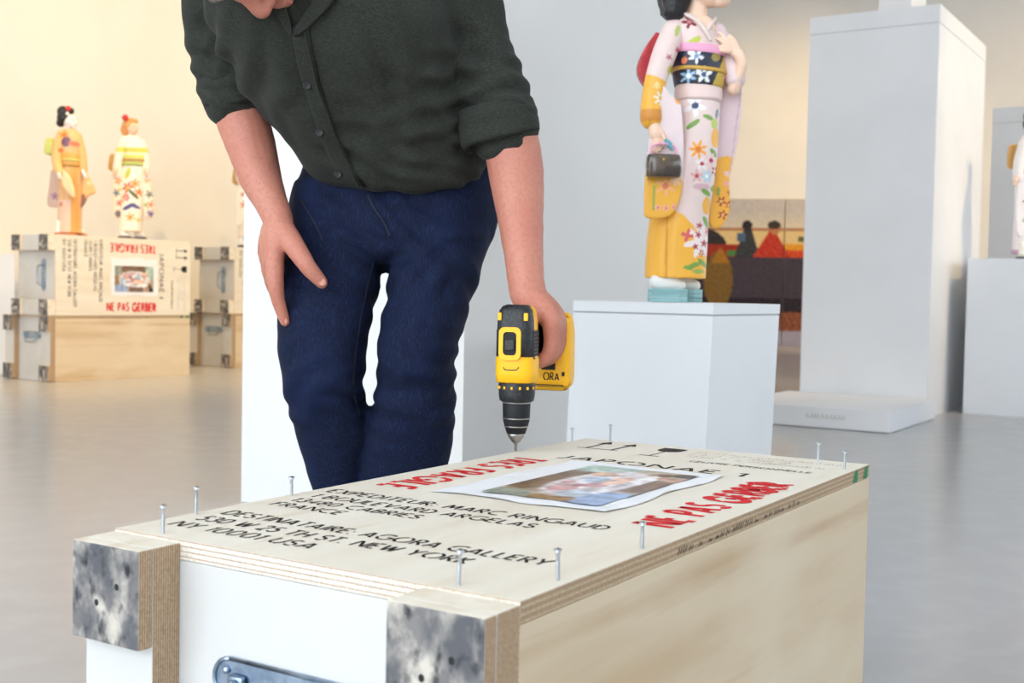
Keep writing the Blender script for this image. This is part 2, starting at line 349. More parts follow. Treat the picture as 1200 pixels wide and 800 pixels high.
def make_crate(label, number, group=None):
    t = thing('shipping_crate', label, 'crate', group=group)
    side_r = axis_rule(0, 1, 2)
    def part(name, a, b, mats, parent=t, bev=.0012):
        o = MB().bbox(a, b, bev).build(name, None, parent); return bymat(o, mats, side_r)
    Ls, Lp, Le, Lss, Lb = M_['side'], M_['panel'], M_['edge_z'], M_['edge_side'], M_['birch']
    lid = part('lid', (0, 0, CH-LT), (CW, CL, CH), [Lss, Le, M_['lid']])
    for x in (0, CW-.018): part('side_panel', (x, 0, .0), (x+.018, CL, CH-LT-.0004), [Ls, Le, Ls])
    for y in (0, CL-.018): part('end_panel', (.0185, y, .0), (CW-.0185, y+.018, CH-LT-.0004), [Lp, Lp, Lp])
    part('bottom_panel', (.0185, .0185, 0), (CW-.0185, CL-.0185, .018), [Lb, Lb, Lb])
    BW, BT, KT = .0988, .0348, .0174
    for y0, s in ((0, -1),):
        for x0 in (0, CW-BW):
            part('batten', (x0, min(y0+s*.0003, y0+s*BT), .004), (x0+BW, max(y0+s*.0003, y0+s*BT), CH-.003), [M_['edge_y'], Lp, M_['edge_y'] if False else Lb])
            for z0 in (CH-.003-.098, .004):
                ya, yb = y0+s*(BT+.0003), y0+s*(BT+KT)
                bl = part('corner_block', (x0, min(ya, yb), z0), (x0+BW, max(ya, yb), z0+.098), [M_['edge_y'], M_['grime'], Lb], bev=.002)
                yy = y0+s*(BT+KT+.0003)
                for hx, hz in ((.68, .6), (.38, .4)):
                    mb = MB(); th = np.arange(9)*2*math.pi/9; c = np.array([x0+BW*hx, yy, z0+.098*hz])
                    mb.add(np.stack([c[0]+.0032*np.cos(th), np.full(9, yy), c[2]+.0036*np.sin(th)], 1), [tuple(range(9))])
                    if s < 0: mb.build('nail_hole', M_['hole'], bl)
    # recessed lifting handle
    for y0, s in ((0, -1),):
        def Y(d): return y0+s*d
        z1, z0, xa, xb = .3055, .262, .150, .350
        pl = np.array([(xa+.0215+.0215*math.cos(a), (z0+z1)/2+.0217*math.sin(a)) for a in np.linspace(math.pi/2, 1.5*math.pi, 10)]+[(xb-.0215+.0215*math.cos(a), (z0+z1)/2+.0217*math.sin(a)) for a in np.linspace(-math.pi/2, math.pi/2, 10)])
        hp = MB().prism(pl, (1, 0, 0), (0, 0, 1), (0, Y(.0005), 0), (0, s, 0), .002).build('handle_plate', M_['zinc'], t)
        rim = MB().tube(np.c_[pl[:, 0]*.985+.25*.015, np.full(len(pl), Y(.003)), (pl[:, 1]-.2837)*.92+.2837].tolist()+[[pl[0, 0]*.985+.25*.015, Y(.003), (pl[0, 1]-.2837)*.92+.2837]], .0022, 8, 1, caps=False)
        rim.build('rolled_rim', M_['zinc'], hp, True)
        for x in (xa+.018, xb-.018): MB().ball((x, Y(.004), .292), (.004, .003, .004)).build('rivet', M_['zinc'], hp, True)
        for x in (xa+.034, xb-.034): MB().bbox((x-.010, min(Y(.0026), Y(.009)), .276), (x+.010, max(Y(.0026), Y(.009)), .290), .003).build('hinge_ear', M_['zinc'], hp, True)
        MB().tube([(xa+.034, Y(.012), .283), (xa+.036, Y(.016), .268), (xa+.046, Y(.019), .246), (xa+.065, Y(.02), .241), (xb-.065, Y(.02), .241), (xb-.046, Y(.019), .246), (xb-.036, Y(.016), .268), (xb-.034, Y(.012), .283)], .0042, 10, 3).build('bail', M_['zinc'], hp, True)
    # lettering, marks and the taped photograph
    Z = CH+.0004; X_, Y_ = (1, 0, 0), (0, 1, 0)
    def line(text, u0, u1, v0, v1, w=.12, mt='ink'):
        place(letters(text, v1-v0, u1-u0, w), (u0, v0, Z), X_, Y_).build('lettering', M_[mt], lid)
    line('DESTINATAIRE: AGORA GALLERY', .028, .448, .123, .146, .15)
    line('530 W 25 TH ST. NEW YORK', .030, .385, .083, .106, .15)
    line('NY 10001 USA', .030, .226, .045, .068, .15)
    line('EXPEDITEUR: MARC RINGAUD', .022, .414, .307, .330, .15)
    line('1 BOULEVARD ARGELAS', .030, .345, .268, .290, .15)
    line('13480 CABRIES', .030, .216, .233, .254, .15)
    line('FRANCE', .030, .133, .198, .219, .15)
    line('JAPONAE', .088, .346, .768, .801, .17); line(number, .378, .390, .768, .802, .17)
    line('ŒUVRE PERSONNELLE', .268, .458, .862, .877, .13)
    place(letters('TRES FRAGILE', .05, .345, .2), (.040, .733, Z), (0, -1, 0), (1, 0, 0)).build('lettering', M_['red'], lid)
    place(letters('NE PAS GERBER', .05, .368, .2), (.470, .366, Z), (0, 1, 0), (-1, 0, 0)).build('lettering', M_['red'], lid)
    place(letters('GERBER', .048, .185, .16), (.476, .556, Z+.0002), (0, 1, 0), (-1, 0, 0)).build('lettering', M_['red'], lid)
    mb = MB(); ribbon(mb, np.array([(.050, .903), (.124, .903)]), .004)
    for x in (.066, .112):
        ribbon(mb, np.array([(x, .903), (x, .972)]), .005); mb.add([(x-.013, .968, 0), (x+.013, .968, 0), (x, .998, 0)], [(0, 1, 2)])
    place(mb, (0, 0, Z), X_, Y_).build('up_arrow_mark', M_['ink'], lid)
    mb = MB(); g = np.array([(-.021, .99), (.021, .99)]+[(.021*math.cos(a), .965+.022*math.sin(a)) for a in np.linspace(0, -math.pi, 9)])
    mb.add(np.c_[g+np.array([.19, 0]), np.zeros(len(g))], [tuple(range(len(g)))]); ribbon(mb, np.array([(.19, .945), (.19, .885)]), .003); ribbon(mb, np.array([(.172, .884), (.208, .884)]), .004)
    place(mb, (0, 0, Z), X_, Y_).build('wine_glass_mark', M_['ink'], lid)
    mb = MB(); rr = random.Random(3)
    for row, (v, u0, u1) in enumerate([(.966, .235, .47), (.940, .235, .40), (.915, .24, .46)]):
        u = u0
        while u < u1:
            h = rr.uniform(.008, .02); ribbon(mb, np.array([(u, v), (u+.003, v+h), (u+.006, v+.002)]), .0014); u += rr.uniform(.006, .013)
            if rr.random() < .2: u += .012
    place(mb, (0, 0, Z), X_, Y_).build('pencil_note', M_['inkfade'], lid)['kind'] = 'stuff'
    # clear sleeve with the printed picture
    N1, N2 = 28, 40; us = np.linspace(.128, .372, N1); vs = np.linspace(.392, .752, N2); U, V_ = np.meshgrid(us, vs)
    Zs = Z+.0006+.0009*np.sin(U*46+V_*17)**2+.0008*np.sin(V_*39-U*21)**2; Uj = U+.004*np.sin(V_*30); Vj = V_+.004*np.sin(U*41)
    pts = np.stack([Uj, Vj, Zs], -1).reshape(-1, 3)
    fc = [(j*N2*0+j*N1+i, j*N1+i+1, (j+1)*N1+i+1, (j+1)*N1+i) for j in range(N2-1) for i in range(N1-1)]
    MB().add(pts, fc).build('paper_sheet', M_['paper'], lid, True)
    n1, n2 = 60, 90; A, B = np.meshgrid(np.linspace(0, 1, n1), np.linspace(0, 1, n2)); U = .180+A*.168; V_ = .420+B*.298
    Zp = Z+.0028+0*A; pts = np.stack([U, V_, Zp], -1).reshape(-1, 3)
    fc = [(j*n1+i, j*n1+i+1, (j+1)*n1+i+1, (j+1)*n1+i) for j in range(n2-1) for i in range(n1-1)]
    MB().add(pts, fc).build('photo_print', M_['print'], lid, col=photo_col(A, B).reshape(-1, 3))
    # handwriting and green marks along the lid's long edge
    mb = MB(); rr = random.Random(8); y = .30
    while y < .70:
        h = rr.uniform(.004, .009)
        if rr.random() < .72: ribbon(mb, np.array([(y, .393), (y+.003, .393+h), (y+.006, .394), (y+.010, .393+h*.8)]), .0018)
        y += rr.uniform(.010, .02)
    for i, v in enumerate(mb.v): mb.v[i] = np.stack([np.full(len(v), CW+.0004), v[:, 0], v[:, 1]], 1)
    mb.build('pencil_note', M_['ink'], lid)['kind'] = 'stuff'
    for y in (.945, .997):
        MB().add([(CW+.0004, y-.012, CH-LT+.001), (CW+.0004, y+.012, CH-LT+.001), (CW+.0004, y+.014, CH-.001), (CW+.0004, y-.002, CH-.002)], [(0, 1, 2, 3)]).build('green_mark', M_['green'], lid)
    return t
def copy_tree(o, parent=None):
    c = o.copy(); COL.objects.link(c); c.parent = parent
    for ch in list(o.children): copy_tree(ch, c)
    return c
ND = np.array([-0.41177, 1.2418, 0])
crate = make_crate('large pale plywood shipping crate in the foreground with screws standing in its lid', '1')
crate.location = ND; crate.rotation_euler = (0, 0, -ANG)
def lidpt(u, v, dz=0): return np.array([*(ND[:2]+UU*u+VV*v), CH+dz])
# crates at the far wall
A2 = math.atan2(.595, .804); V2 = np.array([.595, .804, 0]); U2 = np.array([.804, -.595, 0]); S2 = 1.1
back = make_crate('x', '4'); g4 = 'stacked crates along the lit wall'; first = [True]
def put_crate(corner, lying, label):
    t = back if first[0] else copy_tree(back); first[0] = False
    t['label'] = label; t['group'] = g4; t.scale = (S2,)*3
    if not lying:
        t.location = corner-U2*CW*S2; t.rotation_euler = (0, 0, -A2)
    else:
        ex, ey, ez = np.array([0, 0, -1.]), V2, U2      # lid turned to the room, text reading downward
        R = Matrix([[ex[i], ey[i], ez[i]] for i in range(3)]); t.rotation_euler = R.to_euler()
        t.location = corner-U2*CH*S2+np.array([0, 0, CW*S2])
    return t
C0 = np.array([-3.095, 8.10, 0]); C1 = np.array([-2.29, 9.90, 0]); HZ = CH*S2+.001
put_crate(C0, False, 'upright plywood crate on the floor under the two kimono figures at far left')
put_crate(C0+U2*.0+np.array([0, 0, HZ]), True, 'plywood crate on its side marked number 4, lettered lid facing out')
put_crate(C1, False, 'upright plywood crate on the floor, partly hidden behind the white wall end')
put_crate(C1+np.array([0, 0, HZ])-U2*.02, True, 'plywood crate on its side, carrying the figure half hidden by the forearm')

# ------------------------------------------------------------------ screws standing in the lid
scr_spots = [((.009, .104), 'screw at the lid\'s left edge, just beyond the front left corner one', .030, .02), ((.060, .012), 'screw above the ink stained left corner block, nearest the front left corner', .028, .0),
 ((.006, .262), 'screw on the lid edge in front of the white wall, left of the jeans', .022, -.02), ((.428, .014), 'front screw standing beside the word YORK on the crate lid', .030, .04),
 ((.488, .082), 'screw near the front right corner, to the right of GALLERY', .027, -.02), ((.490, .247), 'screw on the right edge just before the red NE', .026, 0),
 ((.056, 1.008), 'screw at the far end, in front of the figure\'s plinth', .028, 0), ((.006, .962), 'small screw at the far left edge, beside the plinth corner and right of the drill', .022, 0), ((.427, .995), 'left one of the two screws at the far right corner', .029, .03), ((.487, .935), 'right one of the two screws at the far right corner', .027, 0)]
sgm = [0]
def screw(p, h, lean, label):
    t = thing('screw', label, 'screw', p, random.uniform(0, 3), 'screws standing in the crate lid')
    r = .0019; prof = [(.0006, -.012), (r*.7, -.008)]
    z = -.008
    while z < h*.45: prof += [(r*.85, z), (r*1.12, z+.0011)]; z += .0022
    prof += [(r*.95, z+.001), (r*.95, h-.003), (r*1.9, h-.0004)]
    MB().lathe(prof, n=12).build('shank', M_['screw'], t, True)
    hd = MB().lathe([(r*1.9, h-.0004), (r*2.05, h), (r*2.05, h+.0008), (r*1.6, h+.0012)], n=14).build('head', M_['screw'], t)
    mb = MB()
    for a in (0, 1): mb.box((-.0022, -.0005, h+.0011), (.0022, .0005, h+.0014)) if a == 0 else mb.box((-.0005, -.0022, h+.0011), (.0005, .0022, h+.00145))
    mb.build('cross_recess', M_['hole'], hd)
    t.rotation_euler = (0, lean, random.uniform(0, .4))
for (uv, lb, h, ln) in scr_spots: screw(lidpt(*uv), h, ln, lb)

# ------------------------------------------------------------------ plinths
def plinth(name, label, near, wu, wv, h, z0=0, cap=.06, skew=0, groove=True, group='white display plinths'):
    """near: world xy of the corner closest to the camera; runs -u and +v from there"""
    t = thing(name, label, 'plinth', (near[0], near[1], z0), 0, group)
    def pt(a, b, z): p = -UU*a+VV*b; return (p[0]+skew*(h-z)/h, p[1], z)
    def slab(z0_, z1_, e): return MB().add([pt(-e, -e, z0_), pt(wu+e, -e, z0_), pt(wu+e, wv+e, z0_), pt(-e, wv+e, z0_), pt(-e, -e, z1_), pt(wu+e, -e, z1_), pt(wu+e, wv+e, z1_), pt(-e, wv+e, z1_)], [(0, 1, 2, 3), (4, 5, 6, 7), (0, 1, 5, 4), (1, 2, 6, 5), (2, 3, 7, 6), (3, 0, 4, 7)])
    if groove:
        slab(0, h-cap-.004, 0).build('body', M_['white'], t); slab(h-cap-.004, h-cap, -.002).build('seam', M_['seam'], t); slab(h-cap, h, .0008).build('cap', M_['white'], t)
    else: slab(0, h, 0).build('body', M_['white'], t)
    return t
DPM = P(836.3, 356.2, 2.75)
PLT = .648
plinth('display_plinth', 'square white plinth carrying the large kimono figure with the handbag', DPM[:2], .368, .441, PLT, 0, .025, -.02)
S0 = np.array([1.8945, 5.946]); TM = S0+VV*.972-UU*.052
plinth('tall_plinth', 'tallest white plinth, with a small white box on top', TM, .745, 1.3, 2.335, 0, .1, 0)
tt = TM-UU*.08+VV*.5
plinth('small_plinth', 'white box standing on top of the tallest plinth', P(1068, 10, 7.45)[:2], .2, .36, 1.2, 2.336, .06, 0, False)
sl = thing('low_plinth', 'low white slab on the floor at the foot of the tallest plinth', 'plinth', (*S0, 0), 0, 'white display plinths')
mb = MB(); pts = []
def gq(a, b, z): p = -UU*a+VV*b; return (p[0], p[1], z)
mb.add([gq(0, 0, .004), gq(.86, 0, .004), gq(.86, .965, .004), gq(0, .965, .004), gq(0, 0, .108), gq(.86, 0, .108), gq(.86, .965, .108), gq(0, .965, .108)], [(0, 1, 2, 3), (4, 5, 6, 7), (0, 1, 5, 4), (1, 2, 6, 5), (2, 3, 7, 6), (3, 0, 4, 7)])
mb.build('body', M_['white'], sl)
mb = MB(); rr = random.Random(5); x = .23
while x < .42: ribbon(mb, np.array([(x, .05), (x+.006, .075), (x+.014, .052)]), .003); x += rr.uniform(.014, .024)
for i, v in enumerate(mb.v): q = -UU*1.; mb.v[i] = np.array([[*(-UU*a-VV*.001), b] for a, b, _ in v])
mb.build('pencil_note', M_['inkfade'], sl)['kind'] = 'stuff'
RP = np.array([2.698, 7.12])
t = plinth('display_plinth', 'white plinth at the right edge, in front of the tallest one', RP+UU*.95, .95, .8, .922, 0, .05, 0, False)
GB = P(1161, 200, 9.6)
plinth('display_plinth', 'greyish plinth behind the figure at the right edge', GB[:2]+UU*.7, .7, .5, 2.21, 0, .12, 0)
LB = P(17, 340, 8.62)
plinth('display_plinth', 'white plinth at the left edge behind the stacked crates', LB[:2], .34, .34, .875, 0, .05, 0, False)

# ------------------------------------------------------------------ large painting
pt_ = thing('painting', 'large two panel painting of seated figures leaning at the far wall', 'painting', BO-BN*.08)
def paint_col(x, y):
    c = np.empty(x.shape+(3,)); n = np.array([mnoise.noise((a*.12, b*.12, 3)) for a, b in zip(x.ravel(), y.ravel())]).reshape(x.shape)[..., None]
    n2 = np.array([mnoise.noise((a*.4, b*.4, 9)) for a, b in zip(x.ravel(), y.ravel())]).reshape(x.shape)[..., None]
    c[:] = srgb(186, 180, 178); c += n2*.07+n*.05; k = np.clip((y-248)/20, 0, 1)[..., None]; c = c*(1-k)+(srgb(206, 196, 178)+n2*.06)*k
    def fill(mask, col, a=.03): c[mask] = (srgb(*col)+(n2*a)[mask])
    fill((y > 268) & (y < 271), (168, 120, 92)); fill((y >= 271) & (y < 300), (214, 188, 138), .05)
    fill((y > 286) & (y < 302) & (x > 918), (214, 150, 50), .1); fill((y > 294) & (x > 918) & (y < 304), (196, 76, 44), .1); fill((y > 278) & (y < 284) & (x > 934), (96, 96, 60))
    fill(y >= 302, (66, 60, 72), .02); fill((y > 350) & (y < 366), (44, 38, 48))
    fill(((x-800)/52)**2+((y-290)/26)**2 < 1, (52, 50, 54))
    fill((y > 288) & (y < 302) & (x < 872), (150, 52, 40)); fill((y > 295) & (y < 301) & (x > 852) & (x < 872), (70, 128, 74))
    fill((np.abs(x-876) < (y-262)*.32+2) & (y > 268) & (y < 302), (56, 60, 66)); fill((x < 874) & (np.abs(x-872) < 8) & (y > 274) & (y < 284), (78, 100, 130)); fill(((x-875)/6)**2+((y-265)/6)**2 < 1, (44, 44, 50))
    fill((np.abs(x-904) < (y-266)*.6) & (y > 272) & (y < 302), (178, 58, 46), .05); fill(((x-907)/6.5)**2+((y-268)/8)**2 < 1, (176, 116, 84)); fill(((x-906)/7.5)**2+((y-264.5)/5)**2 < 1, (58, 52, 50))
    fill(((x-843)/17)**2+((y-330)/34)**2 < 1, (118, 92, 50), .04); fill((np.abs(x-845) < (y-290)*.55) & (y > 291) & (y < 310), (160, 112, 46), .05)
    k = (y > 366) & (y < 388); fill(k, (128, 78, 58), .12); fill((y >= 388), (156, 152, 172), .06)
    return np.clip(c, .005, .95)
sx, sz = 1/82.9, 1/82.9
for k, (xa, xb) in enumerate([(786, 917.6), (918.6, 992)]):
    n1, n2 = int((xb-xa)/1.1), 140; X, Yp = np.meshgrid(np.linspace(xa, xb, n1), np.linspace(234, 405, n2))
    lean = .0
    pts = np.stack([(X-930)*sx*BD[0], (X-930)*sx*BD[1], (405-Yp)*sz+.003], -1).reshape(-1, 3)
    fc = [(j*n1+i, (j+1)*n1+i, (j+1)*n1+i+1, j*n1+i+1) for j in range(n2-1) for i in range(n1-1)]
    pn = MB().box(((xa-930)*sx, .004, .003), ((xb-930)*sx, .045, 171*sz+.003), (np.stack([BD, BN, [0, 0, 1]], 1), np.zeros(3))).build('stretcher', M_['birch'], pt_)
    MB().add(pts, fc).build('painted_canvas', M_['canvas'], pn, col=paint_col(X, Yp).reshape(-1, 3))

# ------------------------------------------------------------------ cordless drill
M_['yellow'] = mat('drill_yellow', srgb(250, 186, 20), .42, spec=.45)
M_['black'] = mat('drill_black', srgb(26, 27, 30), .45, spec=.45, noise=((srgb(48, 49, 52), 200, .45, .7, 2)))
M_['black2'] = mat('drill_rubber', srgb(24, 25, 28), .6, spec=.35)
M_['chrome'] = mat('chuck_steel', srgb(170, 165, 160), .3, metal=1)
DT = lidpt(.004, .783, .0006); DX, DYY, DZ0 = DT
HD = np.array([.26, .966, 0]); HD /= np.linalg.norm(HD); HP = np.array([HD[1], -HD[0], 0])     # handle direction, its right side
ppm = F/DYY
def dz(y): return P(600, y, DYY)[2]
drill = thing('cordless_drill', 'yellow and black cordless drill held upright with its bit on the crate lid', 'drill', DT)
DM = (np.stack([HP, HD, [0, 0, 1]], 1), np.zeros(3))       # drill frame: x right, y towards handle, z up
def zz(y): return dz(y)-DZ0
def dpart(mb, name, mt, parent=drill, smooth=True):
    for i, v in enumerate(mb.v): mb.v[i] = v@DM[0].T
    return mb.build(name, M_[mt], parent, smooth)
R_ = lambda w: w/2/ppm
dpart(MB().lathe([(.0005, 0), (.0024, .0035), (.0024, zz(520)), (.0035, zz(519.5)), (.0035, zz(514))], n=14), 'screwdriver_bit', 'chrome')
ck = dpart(MB().lathe([(R_(9), zz(518)), (R_(19), zz(511)), (R_(22), zz(506))], n=32), 'chuck_jaws', 'chrome')
dpart(MB().lathe([(R_(22), zz(507.5)), (R_(27), zz(500)), (R_(31), zz(493)), (R_(32), zz(487)), (R_(33), zz(472)), (R_(31), zz(470))], n=40), 'chuck_sleeve', 'black2')
for yy in (499, 489.5, 471): dpart(MB().lathe([(R_({499: 28.6, 489.5: 33, 471: 34}[yy]), zz(yy+.7)), (R_({499: 29.6, 489.5: 33.6, 471: 34.6}[yy]), zz(yy)), (R_({499: 29.3, 489.5: 33, 471: 34}[yy]), zz(yy-.7))], n=40), 'chuck_ring', 'chrome')
col_ = dpart(MB().lathe([(R_(34), zz(470.5)), (R_(40), zz(469)), (R_(42.5), zz(463)), (R_(43.5), zz(450)), (R_(42), zz(446))], n=48), 'torque_collar', 'black')
for k in range(14):
    a = k*2*math.pi/14+.2; rr_ = R_(43)+.0002
    dpart(MB().bbox((rr_*math.cos(a)-.0016, rr_*math.sin(a)-.0016, zz(455)), (rr_*math.cos(a)+.0016, rr_*math.sin(a)+.0016, zz(451.5)), .0006), 'collar_mark', 'yellow', col_)
# body
def bslice(y, hw, f, bk, e=3): th = np.arange(44)*2*math.pi/44; c, s_ = np.cos(th), np.sin(th); x = R_(hw*2)*np.sign(c)*np.abs(c)**(2/e); yy = np.where(s_ < 0, f, bk)*np.sign(s_)*np.abs(s_)**(2/e); return np.stack([x, yy, np.full(44, zz(y))], 1)
dpart(MB().rings([bslice(447.5, 21.5, .028, .028), bslice(446, 23.6, .031, .031), bslice(436, 24.2, .033, .033), bslice(420, 24, .034, .034), bslice(416, 22.8, .034, .034), bslice(400, 22.2, .034, .034), bslice(375, 21.6, .034, .033), bslice(364, 20, .032, .030), bslice(359, 17, .027, .026), bslice(357, 12, .02, .02)]), 'motor_housing', 'yellow')
def shell(y, hw, f, e=4): return bslice(y, hw, f, -.012, e)
dpart(MB().rings([shell(416.5, 22.6, .0352), shell(400, 22.0, .0358), shell(375, 21.4, .0358), shell(363.5, 19.6, .0335), shell(358.5, 16.2, .029), shell(356.4, 11, .022)]), 'top_cover', 'black')
def rrect(w, h, r, n=6): return np.array([(sx_*(w/2-r)+r*math.cos(a), sy_*(h/2-r)+r*math.sin(a)) for sx_, sy_, a0 in ((1, 1, 0), (-1, 1, 90), (-1, -1, 180), (1, -1, 270)) for a in [math.radians(a0+90*i/n) for i in range(n+1)]])
zc = zz(401.5)
o1, o2 = rrect(R_(26)*2, R_(38)*2, .009), rrect(R_(16)*2, R_(27)*2, .006)
xo = -.003
def ringpart(A, B, y0, y1):
    a = [np.stack([q[:, 0]+xo, np.full(len(q), y), q[:, 1]+zc], 1) for q, y in ((A, y0), (A, y1), (B, y1), (B, y0))]; return MB().rings(a, closed=True)
fr = dpart(ringpart(o1, o2, -.034, -.0392), 'selector_frame', 'yellow', smooth=False)
dpart(MB().prism(o2, (1, 0, 0), (0, 0, 1), (xo, -.0345, zc), (0, -1, 0), .002), 'selector_recess', 'black2', smooth=False)
dpart(MB().bbox((xo-.008, -.0405, zc-.011), (xo+.008, -.036, zc+.006), .002), 'gear_selector', 'black', smooth=False)
for sx_ in (-1, 1):
    dpart(MB().bbox((sx_*R_(31)-.003, -.0358, zz(375)), (sx_*R_(31)+.003, -.030, zz(366)), .001), 'side_clip', 'yellow', smooth=False)
    v_ = dpart(MB().bbox((sx_*R_(43.2)-.0012, -.018, zz(424)), (sx_*R_(43.2)+.0016, .014, zz(386)), .0006), 'vent_panel', 'black', smooth=False)
    for k in range(8): dpart(MB().bbox((sx_*R_(43.2)-.0014, -.015, zz(420-k*4.3)), (sx_*R_(43.2)+.0024, .010, zz(418-k*4.3)), .0003), 'vent_rib', 'black2', v_, smooth=False)
mb = MB(); ribbon(mb, np.array([(-.012, 0), (-.010, -.0035), (0, -.0042), (.010, -.0035), (.013, .001)]), .0016); mb.v = [np.stack([q[:, 0]-.002, np.full(len(q), -.0338), q[:, 1]+zz(429)], 1) for q in mb.v]
dpart(mb, 'raised_mark', 'black', smooth=False)
# grip, trigger and battery along the handle direction
def gs(d, hx, hz, zc_): th = np.arange(28)*2*math.pi/28; c, s_ = np.cos(th), np.sin(th); return np.stack([hx*np.sign(c)*np.abs(c)**.8, np.full(28, d), zc_+hz*np.sign(s_)*np.abs(s_)**.8], 1)
ZG = zz(396)
dpart(MB().rings([gs(.02, .021, .030, ZG), gs(.035, .0185, .026, ZG), (gs(.06, .018, .023, ZG-.002)), gs(.09, .018, .023, ZG-.004), gs(.112, .022, .030, ZG-.006)+np.array([.012, 0, 0]), gs(.118, .027, .04, ZG-.010)+np.array([.016, 0, 0])]), 'grip', 'black2')
dpart(MB().bbox((-.008, .036, ZG-.036), (.008, .062, ZG-.020), .004), 'trigger', 'black')
bp = [(-.034, .116), (.034, .116), (.039, .124), (.039, .158), (.030, .168), (-.030, .168), (-.039, .158), (-.039, .124)]
zlo, zhi = zz(462), zz(364)
prof = np.array([(.114, zlo+.006), (.114, zhi-.016), (.122, zhi), (.150, zhi-.006), (.166, zhi-.034), (.170, zlo+.03), (.160, zlo+.003), (.122, zlo)])
bt_b = MB(); bmx = bmesh.new()
vs_ = [[bmx.verts.new((x, a, b)) for a, b in prof] for x in (-.039, .039)]
bmx.faces.new(vs_[0]); bmx.faces.new(vs_[1][::-1])
for i in range(len(prof)): j = (i+1) % len(prof); bmx.faces.new([vs_[0][i], vs_[1][i], vs_[1][j], vs_[0][j]])
bmesh.ops.recalc_face_normals(bmx, faces=bmx.faces); bmesh.ops.bevel(bmx, geom=bmx.edges[:], offset=.013, segments=4, affect='EDGES', profile=.6)
BXO = .020
bt_b.addbm(bmx); bt_b.v = [w+np.array([BXO, 0, 0]) for w in bt_b.v]
bat = dpart(bt_b, 'battery', 'yellow')
mb = letters('ORA', .012, .026, .16); mb.v = [np.stack([q[:, 0]+.006+.010, np.full(len(q), .1136), q[:, 1]+zlo+.017], 1) for q in mb.v]; dpart(mb, 'marker_lettering', 'ink', bat, False)
dpart(MB().bbox((.012, .1125, zlo+.034), (.036, .1145, zlo+.047), .001), 'release_button', 'black', bat, False)
dpart(MB().bbox((-.01, .1128, zlo+.006), (.05, .115, zlo+.009), .001), 'battery_seam', 'black', bat, False)
dpart(MB().bbox((.048, .1125, zlo+.030), (.051, .1145, zlo+.025), .001), 'battery_screw', 'black2', bat, False)

# ------------------------------------------------------------------ the man
def skinmat():
    M = mat('skin', srgb(198, 134, 114), .5, spec=.35, noise=[(srgb(188, 118, 100), 14, .3, .8, 4), (srgb(178, 112, 94), 160, .45, .9, 3)], bump=.1)
    b = M.node_tree.nodes['Principled BSDF']; b.inputs['Subsurface Weight'].default_value = .08; b.inputs['Subsurface Radius'].default_value = (.02, .008, .005); return M
M_['skin'] = skinmat()
M_['shirt'] = mat('green_grey_flannel', srgb(52, 54, 49), .9, spec=.15, noise=[(srgb(41, 43, 39), (420, 420, 420), .4, .65, 2), (srgb(60, 62, 56), (160, 160, 500), .5, .75, 2)], sheen=.03)
M_['jeans'] = mat('indigo_denim', srgb(13, 21, 43), .85, spec=.2, noise=[(srgb(24, 38, 74), (500, 500, 60), .45, .75, 2), (srgb(21, 35, 70), (7, 7, 4), .52, .8, 3)])
M_['stitch'] = mat('denim_stitching', srgb(20, 26, 46), .8)
M_['button'] = mat('shirt_button', srgb(26, 27, 27), .45, spec=.5)
M_['hair'] = mat('grey_brown_hair', srgb(96, 84, 76), .7, noise=((srgb(140, 130, 122), (200, 200, 40), .4, .7, 3)))
M_['shoe'] = mat('dark_leather', srgb(52, 40, 34), .5); M_['sole'] = mat('shoe_sole', srgb(30, 28, 27), .8)
M_['nail'] = mat('fingernail', srgb(212, 152, 134), .35); M_['eye'] = mat('eye_white', (.8, .8, .78), .3); M_['iris'] = mat('eye_iris', srgb(60, 70, 80), .3)
MO = np.array([P(440, 343, 2.15)[0], 2.15, 0])
man = thing('person', 'man in a dark green shirt and blue jeans bending over the crate with a drill', 'person', MO)
S_leg = [(214, 347, 452, 2.20, .115), (250, 341, 456, 2.19, .115), (290, 334, 454, 2.17, .108), (330, 330, 446, 2.14, .10), (370, 328, 438, 2.115, .094), (400, 328, 431, 2.10, .088), (430, 330, 428, 2.09, .083), (455, 334, 427, 2.09, .080), (480, 340, 430, 2.11, .078), (505, 347, 436, 2.13, .076), (530, 354, 434, 2.15, .074), (572, 368, 430, 2.17, .068), (640, 386, 448, 2.20, .062), (700, 392, 456, 2.22, .064), (742, 392, 462, 2.23, .070)]
L_leg = [(205, 444, 580, 2.20, .115), (245, 450, 582, 2.19, .115), (285, 452, 574, 2.17, .11), (320, 456, 563, 2.14, .105), (345, 453, 553, 2.125, .098), (370, 449, 546, 2.11, .094), (400, 443, 538, 2.10, .088), (430, 441, 534, 2.095, .083), (460, 439, 534, 2.10, .08), (490, 434, 533, 2.11, .078), (520, 428, 530, 2.13, .076), (545, 424, 527, 2.14, .074), (600, 424, 520, 2.16, .070), (660, 428, 516, 2.18, .066), (742, 428, 516, 2.19, .072)]
PEL = [(150, 372, 572, 2.21, .10), (172, 362, 576, 2.205, .112, 20), (195, 355, 580, 2.20, .12, 14), (225, 347, 583, 2.195, .125, 6), (255, 342, 583, 2.19, .122), (285, 338, 574, 2.17, .11), (302, 355, 555, 2.16, .09), (310, 385, 515, 2.16, .07)]
def shrink(sl, px, dd): return [(q[0], q[1]+px, q[2]-px, q[3], max(q[4]-dd, .02))+tuple(q[5:]) for q in sl]
def front(B, x, y, off=.002):
    d = Vector(ray(x, y)).normalized(); h = B.ray_cast(Vector((0, 0, CZ)), d)
    if h[0] is None: return None
    return np.array(h[0])+np.array(h[1])*off*(1 if h[1].dot(d) < 0 else -1)
